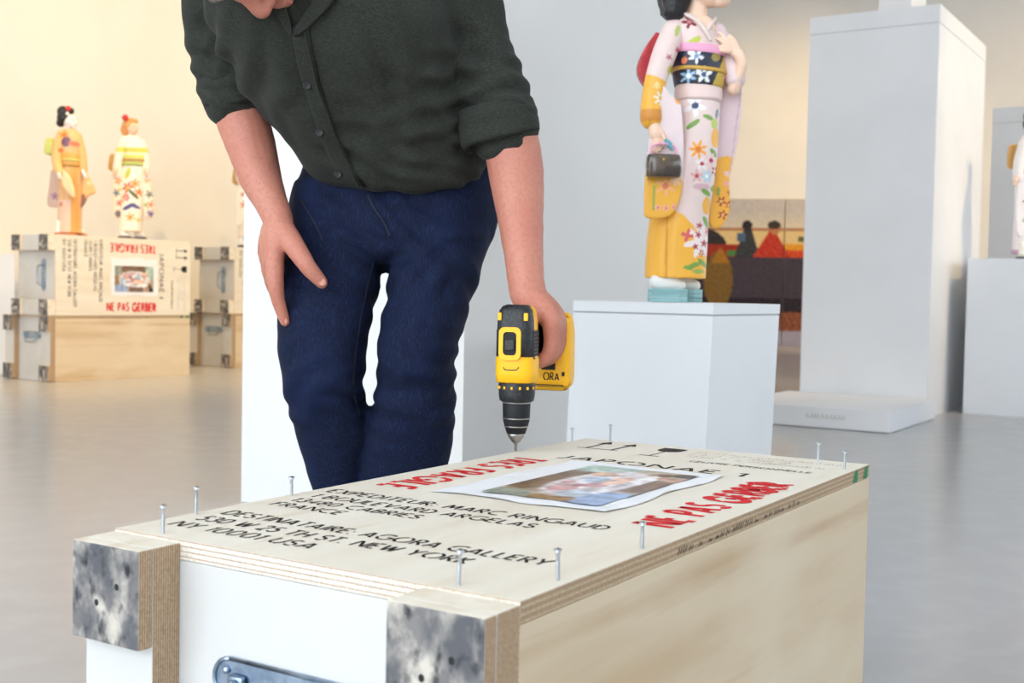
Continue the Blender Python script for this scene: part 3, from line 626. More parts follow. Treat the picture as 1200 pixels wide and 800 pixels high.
def strip(B, left, right, name, mt, parent, off=.0025, sub=6, th=.0022):
    L, R_p = spline(np.array(left, float), sub), spline(np.array(right, float), sub); rows = []
    for a, b in zip(L, R_p):
        row = [front(B, *(a*(1-t)+b*t), off) for t in np.linspace(0, 1, 5)]
        if all(q is not None for q in row): rows.append(row)
    rows = np.array(rows); k = np.ones(7)/7
    n, m_, _ = rows.shape
    sm = rows.copy()
    for i in range(n): a, b = max(0, i-2), min(n, i+3); sm[i] = rows[a:b].mean(0)
    back_ = sm+np.array([0, th*2, 0]); vv = np.concatenate([sm.reshape(-1, 3), back_.reshape(-1, 3)]); N = n*m_
    fc = [(i*m_+j, i*m_+j+1, (i+1)*m_+j+1, (i+1)*m_+j) for i in range(n-1) for j in range(m_-1)]
    fc += [tuple(N+q for q in g)[::-1] for g in fc]
    for i in range(n-1): fc += [(i*m_, (i+1)*m_, N+(i+1)*m_, N+i*m_), (i*m_+m_-1, N+i*m_+m_-1, N+(i+1)*m_+m_-1, (i+1)*m_+m_-1)]
    return MB().add(vv, fc).build(name, mt, parent, True, MO)
# jeans
mb = MB(); ploft(mb, S_leg); ploft(mb, L_leg); ploft(mb, PEL)
v, f, nr = remesh(mb, .0055, 5)
def fold(v, pts, amp=1.):
    """cloth creases around a point, running along dirv"""
    d = np.zeros(len(v))
    for (c, dv, w, a, r) in pts:
        q = v-c; s_ = np.array(dv, float); s_ /= np.linalg.norm(s_); h = q@s_; g = np.exp(-(q*q).sum(1)/(2*r*r))
        d += a*np.sin(h*2*math.pi/w+7*fnoise(q, 7, w*99))*g*amp*(.7+.7*fnoise(q, 10, 3+a*999))
    return d
kn = [(P(425, 470, 2.06), (.35, .1, 1), .034, .0030, .045), (P(522, 420, 2.05), (.25, .1, 1), .036, .0036, .045), (P(350, 445, 2.05), (-.5, 0, 1), .06, .0025, .06), (P(460, 300, 2.08), (.9, 0, 1), .07, .0035, .08), (P(385, 275, 2.08), (.35, 0, 1), .032, .0022, .07), (P(530, 455, 2.08), (-.3, 0, 1), .036, .0034, .045), (P(470, 440, 2.03), (.9, 0, 1), .09, .0045, .05), (P(530, 300, 2.08), (-.7, 0, 1), .07, .003, .1), (P(440, 245, 2.07), (.6, 0, 1), .04, .0025, .06)]
d = fold(v, kn, 1.9)+.005*fnoise(v*np.array([1, 1, 1.5]), 9)+.0012*fnoise(v, 34, 5)
vj = v+nr*d[:, None]; rbuild('jeans', vj, f, M_['jeans'], man, MO); BJ = bvh(vj, f)
strip(BJ, [(429, 226), (437, 243), (448, 260), (457, 280)], [(431, 225), (439, 242), (450, 259), (459, 279)], 'fly_seam', M_['stitch'], man, .0022)
strip(BJ, [(438, 300), (428, 340), (419, 385), (413, 430), (413, 462), (421, 492)], [(439.6, 300), (429.6, 340), (420.6, 385), (414.6, 430), (414.6, 462), (422.6, 492)], 'inseam', M_['stitch'], man, .0018)
strip(BJ, [(352, 232), (362, 252), (372, 268), (378, 286)], [(353.5, 231), (363.5, 251), (373.5, 267), (379.5, 285)], 'pocket_seam', M_['stitch'], man, .0018)
# shirt: torso with sleeves
TOR = [(210, 385, 540, 2.165, .075, 22), (196, 364, 566, 2.165, .118, 24), (176, 352, 572, 2.15, .132, 26), (150, 334, 567, 2.13, .14, 26), (112, 303, 557, 2.095, .145, 28), (62, 270, 545, 2.045, .148, 30), (12, 246, 540, 2.00, .146, 32), (-36, 236, 530, 1.965, .135, 34), (-72, 256, 500, 1.945, .115, 36), (-98, 290, 455, 1.935, .085, 36), (-112, 320, 420, 1.93, .06, 36)]
mb = MB(); ploft(mb, TOR, 3, 48)
def pt(a): return [P(*q) for q in a]
mb.tube(pt([(285, -55, 2.0), (262, -20, 2.03), (257, 20, 2.06), (262, 60, 2.085), (272, 98, 2.095), (276, 112, 2.095)]), [.07, .068, .062, .060, .059, .058], 24)
mb.tube(pt([(492, -55, 1.99), (528, -22, 2.0), (543, 20, 2.02), (556, 62, 2.03), (572, 105, 2.035), (586, 146, 2.03), (588, 158, 2.03)]), [.07, .072, .068, .066, .065, .062, .06], 24)
v, f, nr = remesh(mb, .0055, 6)
fl = [(P(515, 60, 1.96), (.75, 0, .65), .05, .004, .08), (P(300, 75, 1.97), (.8, 0, -.4), .06, .005, .07), (P(575, 120, 1.97), (.3, 0, 1), .03, .004, .06), (P(540, 120, 1.98), (-.3, 0, 1), .035, .005, .06), (P(262, 70, 2.02), (.4, 0, 1), .035, .004, .07), (P(520, 160, 2.03), (.6, 0, 1), .05, .004, .08), (P(380, 100, 1.95), (1, 0, .25), .09, .003, .1), (P(470, 90, 1.95), (.8, 0, .5), .08, .0035, .1), (P(430, 190, 2.0), (.3, 0, 1), .04, .003, .08)]
d = fold(v, fl, 1.9)+.006*fnoise(v, 9, 2)+.0015*fnoise(v, 28, 7)
vs = v+nr*d[:, None]; shirt = rbuild('shirt', vs, f, M_['shirt'], man, MO); BS = bvh(vs, f)
# rolled cuffs
def cuff(c, ax, r, h, ry=1.):
    ax = np.array(ax, float); ax /= np.linalg.norm(ax); a1 = np.cross(ax, [0, 1, 0]); a1 /= np.linalg.norm(a1); a2 = np.cross(ax, a1); th = np.arange(40)*2*math.pi/40
    prof = [(.80, .30), (.97, .08), (1.02, .0), (1.06, .12), (1.08, .35), (1.05, .55), (1.09, .62), (1.08, .85), (1.02, 1.), (.86, 1.02), (.75, .9), (.75, .4)]
    R = []
    for k, (q, z) in enumerate(prof):
        w = 1+.02*np.sin(th*3+k*.4)+.012*np.sin(th*7+k)
        zo = z*h+.004*np.sin(th*2+1); R.append(c+(r*q*w*np.cos(th))[:, None]*a1+(r*ry*q*w*np.sin(th))[:, None]*a2+zo[:, None]*ax)
    mb = MB(); mb.rings(R, closed=True); return mb
e1 = P(590, 167, 2.03); cuff(e1, P(572, 105, 2.035)-e1, .0645, .062).build('rolled_cuff', M_['shirt'], shirt, True, MO)
e2 = P(280, 120, 2.097); cuff(e2, P(268, 70, 2.085)-e2, .0575, .05).build('rolled_cuff', M_['shirt'], shirt, True, MO)
# placket, seam and buttons laid on the shirt front
plc = strip(BS, [(340, 28), (346, 60), (354, 95), (365, 130), (378, 165), (396, 200), (412, 216)], [(360, 22), (366, 55), (374, 92), (385, 128), (398, 163), (418, 203), (430, 219)], 'button_placket', M_['shirt'], shirt, .004)
strip(BS, [(356, 30), (363, 60), (371.5, 94), (382, 129), (395, 164), (414, 203), (424, 217)], [(358, 30), (365, 60), (373.5, 94), (384, 129), (397, 164), (416, 203), (426, 217)], 'placket_seam', M_['shirt'], shirt, .008)
for bx, by in ((350, 33), (361, 97), (375, 152), (398, 200)):
    q = front(BS, bx, by, .0075)
    b_ = MB().lathe([(.001, -.001), (.0062, -.001), (.0066, .0006), (.0054, .0016), (.0045, .001), (.001, .001)], n=18)
    nn = Vector(ray(bx, by)).normalized()*-1; Rm = np.array(nn.to_track_quat('Z', 'Y').to_matrix())
    b_.v = [w@Rm.T+q for w in b_.v]; b_.build('button', M_['button'], shirt, True, MO)
# collar leaves and neckband
strip(BS, [(343, 41), (353, 22), (366, 2), (372, -14)], [(350, 40), (371, 22), (391, 3), (398, -12)], 'collar', M_['shirt'], shirt, .012)
strip(BS, [(322, 6), (330, 22), (342, 41)], [(335, 0), (341, 20), (346, 40)], 'collar', M_['shirt'], shirt, .010)
cb = MB(); cl_c = P(366, -62, 1.935); R = []
for a in np.linspace(math.radians(-60), math.radians(240), 26):
    ca, sa = math.cos(a), math.sin(a); base_ = cl_c+np.array([.070*ca, .060*sa, .035*sa])
    R.append(np.array([base_, base_+np.array([0, -.020, .034]), base_+np.array([.008*ca, .008*sa-.020, .034]), base_+np.array([.010*ca, .010*sa, -.004])]))
cb.rings(R).build('neckband', M_['shirt'], shirt, True, MO)
# body: head, neck, trunk, arms, hands, legs as one surface
bd = MB()
ploft(bd, shrink(TOR, 22, .025), 2, 28); ploft(bd, shrink(S_leg[:-1], 12, .014), 2, 24); ploft(bd, shrink(L_leg[:-1], 12, .014), 2, 24); ploft(bd, shrink(PEL[:-2], 18, .03), 2, 24)
th_ = math.radians(92); yw = math.radians(44)
hf = np.array([math.sin(-yw)*math.cos(th_), -math.cos(yw)*math.cos(th_), -math.sin(th_)]); hu = np.array([math.sin(-yw)*math.sin(th_), -math.cos(yw)*math.sin(th_), math.cos(th_)]); hr = np.cross(hu, hf)*-1
hr = np.cross(hf, hu); HM = np.stack([hr, hf, hu], 1); HC = P(309, 22, 1.80)-HM@np.array([0, .111, -.03])      # head axes: x side, y face forward, z crown
def H(x, y, z): return HC+HM@np.array([x, y, z])
def hb(mbx, c, r, ex=None):
    R = HM if ex is None else HM@ex; mbx.ball(H(*c), r, R)
bd.tube([P(385, -75, 1.95), P(372, -78, 1.90), H(0, -.045, -.06), H(0, -.02, -.02)], [.062, .058, .056, .05], 20)
hb(bd, (0, -.012, .035), (.076, .097, .088)); hb(bd, (0, .018, -.03), (.064, .07, .085)); hb(bd, (0, .042, -.080), (.038, .034, .030)); hb(bd, (0, .055, .06), (.058, .035, .045))
for s_ in (-1, 1):
    hb(bd, (s_*.043, .06, -.022), (.026, .022, .024)); hb(bd, (s_*.034, .076, .026), (.026, .013, .009)); hb(bd, (s_*.079, -.010, -.005), (.008, .018, .031)); hb(bd, (s_*.048, .02, -.07), (.022, .035, .03))
bd.tube([H(0, .078, .018), H(0, .090, -.008), H(0, .098, -.026), H(0, .092, -.036)], [.010, .011, .0145, .010], 12)
for s_ in (-1, 1): hb(bd, (s_*.013, .086, -.032), (.010, .012, .009))
hb(bd, (0, .083, -.058), (.025, .010, .006)); hb(bd, (0, .081, -.068), (.022, .010, .007))
# right arm (resting on the thigh)
bd.tube(pt([(285, -40, 2.0), (265, 20, 2.06), (276, 95, 2.095), (281, 125, 2.095)]), [.05, .048, .046, .045], 20)
bd.tube(pt([(278, 100, 2.095), (283, 135, 2.095), (294, 170, 2.09), (306, 210, 2.075), (319, 240, 2.055), (326, 258, 2.045)]), [.044, .046, .043, .036, .028, .026], 20)
# right hand
def hp_(x, y, o=.012):
    q = front(BJ, x, y, o); return q
W1 = P(326, 258, 2.043)
K1 = P(322, 312, 2.022); K2 = P(317, 308, 2.045); K3 = P(313, 303, 2.07); K4 = P(311, 296, 2.095)
for K in (K1, K2, K3, K4): bd.tube([W1+(K-W1)*.05, (W1+K)/2+np.array([0, -.004, .004]), K], [.022, .020, .0150], 12)
bd.tube([W1, P(334, 272, 2.025), P(345, 288, 2.006)], [.021, .020, .016], 12)
bd.tube([P(336, 275, 2.02), P(350, 296, 2.002), P(362, 314, 1.998), P(377, 331, 2.010)], [.020, .0175, .0145, .0110], 12)
bd.tube([K1, P(323, 334, 2.020), P(326, 352, 2.026), P(334, 377, 2.034)], [.0165, .0142, .0122, .0088], 12)
for K, dx in ((K2, 0), (K3, -1), (K4, -2)): bd.tube([K, K+np.array([.002, .012, -.034]), K+np.array([.008, .028, -.06]), K+np.array([.018, .04, -.078])], [.0115, .0105, .0095, .008], 12)
# left arm and the hand closed on the grip
bd.tube(pt([(492, -40, 1.99), (545, 20, 2.02), (572, 105, 2.035), (592, 150, 2.03)]), [.05, .05, .05, .048], 20)
bd.tube(pt([(590, 140, 2.03), (600, 172, 2.03), (605, 205, 2.025), (609, 245, 2.015), (613, 290, 2.00), (616, 325, 1.99), (619, 345, 1.985)]), [.048, .0478, .0465, .0405, .034, .031, .031], 20)
def G(x, y, z): return DT+DM[0]@np.array([x, y, z])      # drill frame to world
W2 = P(619, 343, 1.985)
for k in range(4):
    d_ = .048+k*.0205; kn_ = G(.042, d_+.004, ZG-.002-k*.001)
    bd.tube([W2+(kn_-W2)*.0, G(.037, d_*.72+.02, ZG+.034), kn_], [.024, .018, .0125], 12)
    bd.tube([kn_, G(.039, d_, ZG-.024), G(.020, d_-.002, ZG-.041), G(-.008, d_-.003, ZG-.040), G(-.026, d_-.002, ZG-.026), G(-.029, d_, ZG-.010)], [.0128, .0115, .0108, .0098, .009, .008], 12, 3)
bd.tube([W2, G(.012, .048, ZG+.036), G(-.012, .042, ZG+.034), G(-.029, .045, ZG+.018), G(-.030, .050, ZG+.004)], [.022, .0165, .0145, .0115, .009], 12)
v, f, nr = remesh(bd, .0032, 4)
v = v+nr*(.0007*fnoise(v, 60))[:, None]
rbuild('body', v, f, M_['skin'], man, MO)
# nails, eyes, hair
def nail(c, dirv, up, a=.0062, b=.0075):
    dirv = np.array(dirv, float); dirv /= np.linalg.norm(dirv); up = np.array(up, float); up -= dirv*(up@dirv); up /= np.linalg.norm(up)
    MB().ball(c, (a, b, .0022), np.stack([np.cross(dirv, up), dirv, up], 1)).build('fingernail', M_['nail'], man, True, MO)
nail(P(377, 330, 2.0)+np.array([0, .0, 0]), P(377, 331, 2.0)-P(362, 314, 1.998), (0, -1, .3), .0062, .008)
nail(P(334, 376, 2.0275), P(334, 377, 2.03)-P(326, 352, 2.024), (-.3, -1, .1), .0045, .006)
for s_ in (-1, 1):
    MB().ball(H(s_*.033, .063, .008), .0115).build('eye', M_['eye'], man, True, MO); MB().ball(H(s_*.033, .0722, .006), (.0052, .003, .0052), HM).build('iris', M_['iris'], man, True, MO)
    MB().tube([H(s_*.016, .088, .030), H(s_*.034, .088, .036), H(s_*.054, .072, .030)], [.0035, .0045, .0028], 8).build('eyebrow', M_['hair'], man, True, MO)
hm = MB(); hm.ball(H(0, -.020, .046), (.081, .098, .086), HM); hm.ball(H(0, -.055, .0), (.074, .058, .085), HM)
v, f, nr = remesh(hm, .005, 3); loc = (v-HC)@HM
v = v+nr*(.004*fnoise(v, 45)+.002*fnoise(v, 120))[:, None]
keep = ~((loc[:, 1] > .048+.25*(loc[:, 2]-.06)) & (loc[:, 2] < .085))
fk = [q for q in f if keep[list(q)].all()]; rbuild('hair', v, fk, M_['hair'], man, MO)
# shoes
for (x, y, Yy) in ((427, 742, 2.22), (472, 742, 2.18)):
    c = P(x, y, Yy); c[2] = 0
    mb = MB(); R = []
    for (dy, hw, h, z0) in [(.09, .032, .05, .02), (.07, .038, .085, .016), (.0, .042, .095, .016), (-.06, .046, .07, .016), (-.12, .048, .052, .016), (-.165, .042, .04, .018), (-.185, .022, .03, .02)]:
        th = np.arange(20)*2*math.pi/20; R.append(np.stack([c[0]+hw*np.cos(th), np.full(20, c[1]+dy), z0+h/2+h/2*np.sin(th)], 1))
    sh = mb.rings(R).build('shoe', M_['shoe'], man, True, MO)
    o_ = np.array([(-.03, .095), (-.042, .06), (-.042, 0), (-.049, -.08), (-.049, -.13), (-.036, -.18), (0, -.195), (.036, -.18), (.049, -.13), (.049, -.08), (.042, 0), (.042, .06), (.03, .095)])
    MB().prism(o_, (1, 0, 0), (0, 1, 0), (c[0], c[1], 0.0005), (0, 0, 1), .02).build('sole', M_['sole'], sh, False, MO)
    ln = MB()
    for k in range(4): MB().tube([(c[0]-.022, c[1]-.03-k*.02, .088-k*.008), (c[0], c[1]-.034-k*.02, .096-k*.008), (c[0]+.022, c[1]-.03-k*.02, .088-k*.008)], .0025, 6).build('lace', M_['sole'], sh, True, MO)

# ------------------------------------------------------------------ kimono figures
M_['dskin'] = mat('painted_face', srgb(244, 206, 180), .4, spec=.5); M_['dwhite'] = mat('powder_white', srgb(240, 232, 230), .45)
M_['dhair'] = mat('lacquered_black_hair', srgb(34, 32, 34), .35, spec=.5); M_['dblond'] = mat('orange_hair', srgb(226, 160, 92), .45)
M_['dred'] = mat('crimson_bow', srgb(176, 30, 40), .4, noise=((srgb(200, 52, 60), 40, .45, .7, 3)))
M_['gold'] = mat('gold_cord', srgb(204, 160, 70), .5); M_['opink'] = mat('pink_sash', srgb(240, 168, 200), .55); M_['lime'] = mat('lime_bow', srgb(196, 204, 110), .5)
M_['tan'] = mat('tan_bow', srgb(206, 158, 84), .5); M_['tabi'] = mat('white_sock', srgb(238, 236, 232), .6); M_['teal'] = mat('teal_sole', srgb(146, 188, 188), .55, noise=((srgb(120, 164, 168), (10, 10, 240), .45, .6, 2)))
M_['bag'] = mat('lacquer_bag', srgb(92, 76, 62), .25, spec=.6, coat=.4, noise=((srgb(58, 48, 42), 26, .4, .65, 4))); M_['ornred'] = mat('red_hair_ornament', srgb(206, 44, 40), .5)
M_['dcol'] = mat('pale_collar', srgb(228, 208, 200), .5); M_['sand'] = mat('sandal_brown', srgb(190, 116, 72), .6); M_['tealc'] = mat('teal_tassel', srgb(90, 160, 176), .6); M_['dsh'] = mat('sandal_black', srgb(50, 44, 44), .5); M_['seamd'] = mat('fold_line', srgb(176, 150, 146), .6)
def chart(v, Y):
    """flat painting chart of a figure: its own width / height axes"""
    return 600+v[:, 0]*F/Y, 343-(v[:, 2]-CZ)*F/Y+0*Y
def paint(v, Y, base, items, jit=.03):
    x, y = chart(v, Y); x = x-.0; y = y+(x-600)*.0195; c = np.tile(srgb(*base), (len(v), 1)); n = fnoise(v, 40)
    c *= (1+jit*n)[:, None]
    for it in items:
        k = it[0]
        if k == 'e':
            _, cx, cy, rx, ry, a, col = it; a = math.radians(a); dx, dy = x-cx, y-cy
            p = dx*math.cos(a)+dy*math.sin(a); q = -dx*math.sin(a)+dy*math.cos(a); c[(p/rx)**2+(q/ry)**2 < 1] = srgb(*col)
        elif k == 'f':
            _, cx, cy, r, np_, col, cc = it; dx, dy = x-cx, y-cy; rr = np.hypot(dx, dy); th = np.arctan2(dy, dx); R = r*(.68+.32*np.cos(np_*th+cx))
            c[rr < R] = srgb(*col); 
            if cc: c[rr < r*.3] = srgb(*cc)
        elif k == 'y': c[(y > it[1]) & (y < it[2])] = srgb(*it[3])
        elif k == 'm':
            m_ = it[1](x, y, n); c[m_] = srgb(*it[2])
    return c
def dpt(mb, name, parent, base, vox, Y, colr, items, sm=4):
    v, f, nr = remesh(mb, vox, sm); return rbuild(name, v, f, M_['col'], parent, base, paint(v, Y, colr, items))
def panel(mb, poly, Y, th, Y2=None):
    """thick hanging cloth panel: outline at distance Y"""
    A = np.array([P(x, y, Y) for x, y in spline(np.array(poly+[poly[0]], float), 3)[:-1]]); return mb.rings([A-np.array([0, th/2, 0]), A+np.array([0, th/2, 0])])
def head(mb, c, r, yaw=.5):
    """small carved head looking to the right (yaw turns the face towards the room)"""
    fx = np.array([math.cos(yaw), -math.sin(yaw), 0]); sx_ = np.array([-fx[1], fx[0], 0]); R = np.stack([sx_, fx, [0, 0, 1]], 1)
    q = lambda x, y, z: c+R@(np.array([x, y, z])*r)
    mb.ball(c, np.array([.78, .92, 1.0])*r, R); mb.ball(q(0, .25, -.45), np.array([.58, .62, .62])*r, R); mb.ball(q(0, .58, -.85), np.array([.3, .3, .25])*r, R)
    mb.tube([q(0, .88, .1), q(0, 1.05, -.2), q(0, .92, -.32)], [.1*r, .14*r, .1*r], 8)
    mb.ball(q(0, .84, -.55), np.array([.22, .12, .08])*r, R); mb.ball(q(.8, -.05, -.1), np.array([.08, .2, .28])*r, R); mb.ball(q(-.8, -.05, -.1), np.array([.08, .2, .28])*r, R)
    return R, q
def face_marks(parent, base, R, q, r, lip):
    for s_ in (-1, 1):
        MB().ball(q(s_*.34, .80, .02), np.array([.13, .06, .06])*r, R, 10, 6).build('eye', M_['dhair'], parent, True, base); MB().tube([q(s_*.2, .9, .26), q(s_*.36, .84, .32), q(s_*.52, .70, .27)], .03*r, 6).build('eyebrow', M_['dhair'], parent, True, base)
    MB().ball(q(0, .93, -.56), np.array([.16, .07, .07])*r, R, 10, 6).build('lips', M_['ornred'], parent, True, base)
def hand(mb, wrist, palm, tips, r):
    mb.tube([wrist, palm], [r*1.3, r*1.7], 10)
    for t_ in tips: mb.tube([palm, (np.asarray(palm)+t_)/2, t_], [r*.95, r*.8, r*.6], 8, 2)

# --- the large figure on the plinth
YD = 3.0; DB = np.array([P(792, 350, YD)[0], YD, PLT+.001])
doll = thing('kimono_figure', 'large figure in a pink and orange flowered kimono on the white plinth, holding a handbag', 'figure', DB, group='kimono figures')
OR = (242, 178, 62); PK = (232, 208, 202); LF = (120, 160, 70); RD = (176, 48, 56)
body = [(17, 793, 822, 3.0, .028), (24, 785, 833, 3.0, .045), (38, 780, 839, 3.0, .062), (58, 787, 847, 3.0, .066), (85, 790, 848, 3.0, .066), (105, 792, 845, 3.0, .066), (124, 792, 843, 3.0, .07), (150, 789, 842, 3.0, .075), (180, 783, 840, 3.0, .08), (215, 774, 836, 3.0, .082), (255, 762, 830, 3.0, .082), (300, 757, 827.5, 3.0, .08), (326, 756, 826, 3.0, .08)]
kim = [('f', 803, 130, 13, 5, (238, 236, 238), (44, 52, 96)), ('e', 801, 151, 9, 3, -35, LF), ('e', 818, 143, 7, 2.6, 20, LF), ('e', 829, 138, 2, 6, 10, (120, 130, 150)), ('e', 826, 150, 4, 6, 0, (190, 200, 90)), ('e', 828, 166, 6, 11, 0, OR),
 ('f', 807, 180, 11, 7, (240, 160, 50), (220, 120, 40)), ('e', 826, 183, 6, 3, 40, LF), ('f', 812, 196, 8, 5, (240, 226, 224), RD), ('f', 823, 192, 9, 5, (236, 200, 200), RD), ('f', 829, 203, 6, 5, (190, 60, 66), (240, 220, 216)), ('f', 806, 210, 8, 5, (222, 170, 170), (190, 60, 66)), ('f', 818, 210, 8, 6, (176, 206, 222), (240, 240, 240)), ('e', 812, 222, 10, 4, 0, (214, 172, 180)), ('e', 818, 228, 7, 3, 25, LF), ('e', 829, 222, 6, 3.4, -30, LF), ('e', 820, 243, 6, 10, 0, OR), ('e', 820, 262, 8, 3, 60, LF),
 ('m', lambda x, y, n: (y > 248+np.clip(x-775, 0, 99)**2*.022) & (x < 812), OR), ('m', lambda x, y, n: (y > 258) & (x >= 790) & (y > 300), OR), ('m', lambda x, y, n: (y > 249) & (x < 790) & (np.abs(x-774) < .9), (220, 150, 40)),
 ('f', 812, 284, 19, 6, (244, 226, 222), None), ('f', 797, 277, 8, 4, (222, 100, 96), None), ('f', 810, 276, 4, 5, RD, None), ('f', 818, 286, 5, 5, RD, None), ('f', 807, 290, 4, 5, RD, None), ('f', 815, 297, 4, 5, RD, (240, 220, 90)), ('f', 822, 272, 4, 5, (214, 96, 96), None), ('f', 811, 266, 4, 5, RD, None), ('e', 806, 311, 10, 2.8, -18, LF), ('e', 818, 309, 9, 2.6, 35, LF), ('e', 812, 318, 8, 2.4, 0, (150, 176, 80)), ('e', 799, 314, 6, 2, 10, LF),
 ('f', 795, 34, 9, 5, (136, 36, 48), (200, 130, 130)), ('e', 781, 45, 3, 7, 15, (180, 190, 110)), ('e', 800, 57, 9, 4, -30, (190, 196, 80)), ('e', 838, 260, 1, 70, 0, (190, 160, 158))]
mb = MB(); ploft(mb, body, 4, 48); dpt(mb, 'kimono', doll, DB, .0028, YD, PK, kim, 3)
# arms in sleeves (upper part), then the hanging panels
mb = MB(); mb.tube(pt([(790, 36, 2.97), (779, 62, 2.945), (769, 92, 2.925), (764, 118, 2.92), (763, 139, 2.915)]), [.030, .030, .027, .026, .027], 20)
sl_it = [('m', lambda x, y, n: y > 103+(x-764)*.4, OR), ('f', 762, 124, 9, 7, (244, 234, 214), OR), ('f', 757, 110, 5, 6, (240, 214, 140), None), ('e', 774, 92, 5, 6, 0, (204, 190, 70)), ('f', 771, 77, 4, 5, (186, 80, 100), None), ('f', 781, 67, 3.6, 5, (186, 60, 84), None), ('f', 795, 34, 9, 5, (136, 36, 48), (200, 130, 130)), ('e', 781, 45, 3, 7, 15, (180, 190, 110)), ('y', 136.5, 150, (214, 140, 50)), ('f', 774, 105, 3, 5, (160, 180, 90), None)]
s1 = dpt(mb, 'sleeve', doll, DB, .0028, YD, PK, sl_it, 3)
mb = MB(); panel(mb, [(776, 98), (786, 112), (797, 122), (800, 150), (801, 186), (798, 226), (791, 246), (780, 255), (757, 255), (755, 240), (756, 205), (762, 150), (766, 128)], 2.915, .020)
sp_it = [('e', 783, 120, 6, 10, 0, (246, 160, 60)), ('e', 781, 108, 3, 5, 0, LF), ('e', 789, 132, 2, 7, 0, (214, 130, 120)), ('m', lambda x, y, n: (y > 205+np.clip(x-775, 0, 99)**2*.06), OR), ('f', 770, 222, 12, 6, (250, 180, 120), (236, 130, 90)), ('f', 782, 216, 7, 5, (244, 200, 170), None), ('f', 765, 208, 5, 5, (160, 70, 40), None), ('f', 762, 246, 4, 5, (240, 170, 160), (220, 90, 90)), ('f', 771, 247, 4, 5, (240, 170, 160), (220, 90, 90)), ('f', 780, 245, 4, 5, (240, 170, 160), (220, 90, 90)), ('e', 757, 235, 1.4, 16, 0, (160, 170, 70))]
dpt(mb, 'sleeve_panel', doll, DB, .0028, YD, (236, 216, 216), sp_it, 5)
mb = MB(); mb.tube(pt([(838, 40, 3.0), (852, 66, 3.0), (862, 92, 2.975)]), [.030, .030, .026], 18)
dpt(mb, 'sleeve', doll, DB, .003, YD, (230, 206, 206), [], 3)
mb = MB(); panel(mb, [(846, 66), (858, 78), (868, 92), (868, 130), (864, 165), (857, 195), (854, 215), (855, 240), (851, 256), (842, 267), (833, 266), (829, 250), (832, 200), (838, 150), (842, 100)], 3.02, .024)
dpt(mb, 'sleeve_panel', doll, DB, .003, 3.02, (226, 200, 204), [('m', lambda x, y, n: y > 184+.03*(x-845)**2, (240, 176, 60)), ('f', 846, 216, 5, 5, (240, 170, 150), None), ('f', 840, 236, 6, 5, (180, 70, 40), (240, 200, 120)), ('f', 849, 240, 5, 5, (196, 80, 50), (240, 200, 120)), ('f', 842, 252, 6, 5, (176, 64, 40), (236, 190, 120)), ('f', 850, 226, 4, 5, (200, 90, 60), None), ('e', 847, 205, 5, 3, 30, (240, 196, 180)), ('e', 836, 225, 2, 6, 0, (150, 160, 70)), ('e', 855, 150, 1, 60, 6, (206, 178, 184))], 5)
# obi and sashes
def band(name, y0, y1, grow, mt=None, items=None, colr=None, slope=0., par=None, vx=.003):
    sl = []
    A = np.array([b_[:5] for b_ in body])
    for y in np.linspace(y0, y1, 5): xl, xr, hd = [np.interp(y, A[:, 0], A[:, k]) for k in (1, 2, 4)]; b_ = 0 if y0 < y < y1 else .8; sl.append((y, xl-grow+b_, xr+grow-b_, 3.0, hd+grow/467-b_/467, 0, slope))
    mb = MB(); ploft(mb, sl, 2, 48)
    if mt: return mb.build(name, M_[mt], par or doll, True, DB)
    v, f, nr = remesh(mb, vx, 2); return rbuild(name, v, f, M_['col'], par or doll, DB, paint(v, YD, colr, items))
obi_it = [('f', 803, 74, 9, 5, (232, 234, 238), (120, 150, 190)), ('e', 797, 70, 4, 3, 30, (240, 240, 240)), ('f', 795, 96, 9, 6, (150, 190, 220), (236, 240, 244)), ('f', 812, 95, 10, 5, (236, 236, 232), (60, 80, 130)), ('e', 806, 90, 5, 2, 60, (230, 234, 236)), ('m', lambda x, y, n: (x > 833-.4*(y-80)), (204, 172, 70)), ('f', 842, 76, 5, 5, (222, 140, 130), (240, 220, 200)), ('f', 840, 96, 5, 5, (236, 180, 160), (180, 90, 80)), ('e', 826, 74, 5, 6, 40, (150, 130, 60)), ('e', 790, 78, 3, 4, 0, (230, 130, 90)), ('f', 846, 88, 4, 5, (190, 160, 70), None)]
ob = band('obi', 65, 104, 1.8, None, obi_it, (34, 38, 58), 4)
band('obi_cord', 83.5, 88, 3.6, 'gold', slope=4, par=ob)
band('pink_sash', 57, 67, 2.0, 'opink', slope=4)
band('folded_waist', 104, 122, 1.4, None, [('y', 120, 124, (206, 178, 172))], (232, 206, 200), 3)
bw = MB(); panel(bw, [(768, 39), (776, 46), (773, 66), (765, 92), (757, 102), (748, 89), (747, 76), (755, 57)], 3.04, .05); v, f, nr = remesh(bw, .004, 3); rbuild('obi_bow', v, f, M_['dred'], doll, DB)
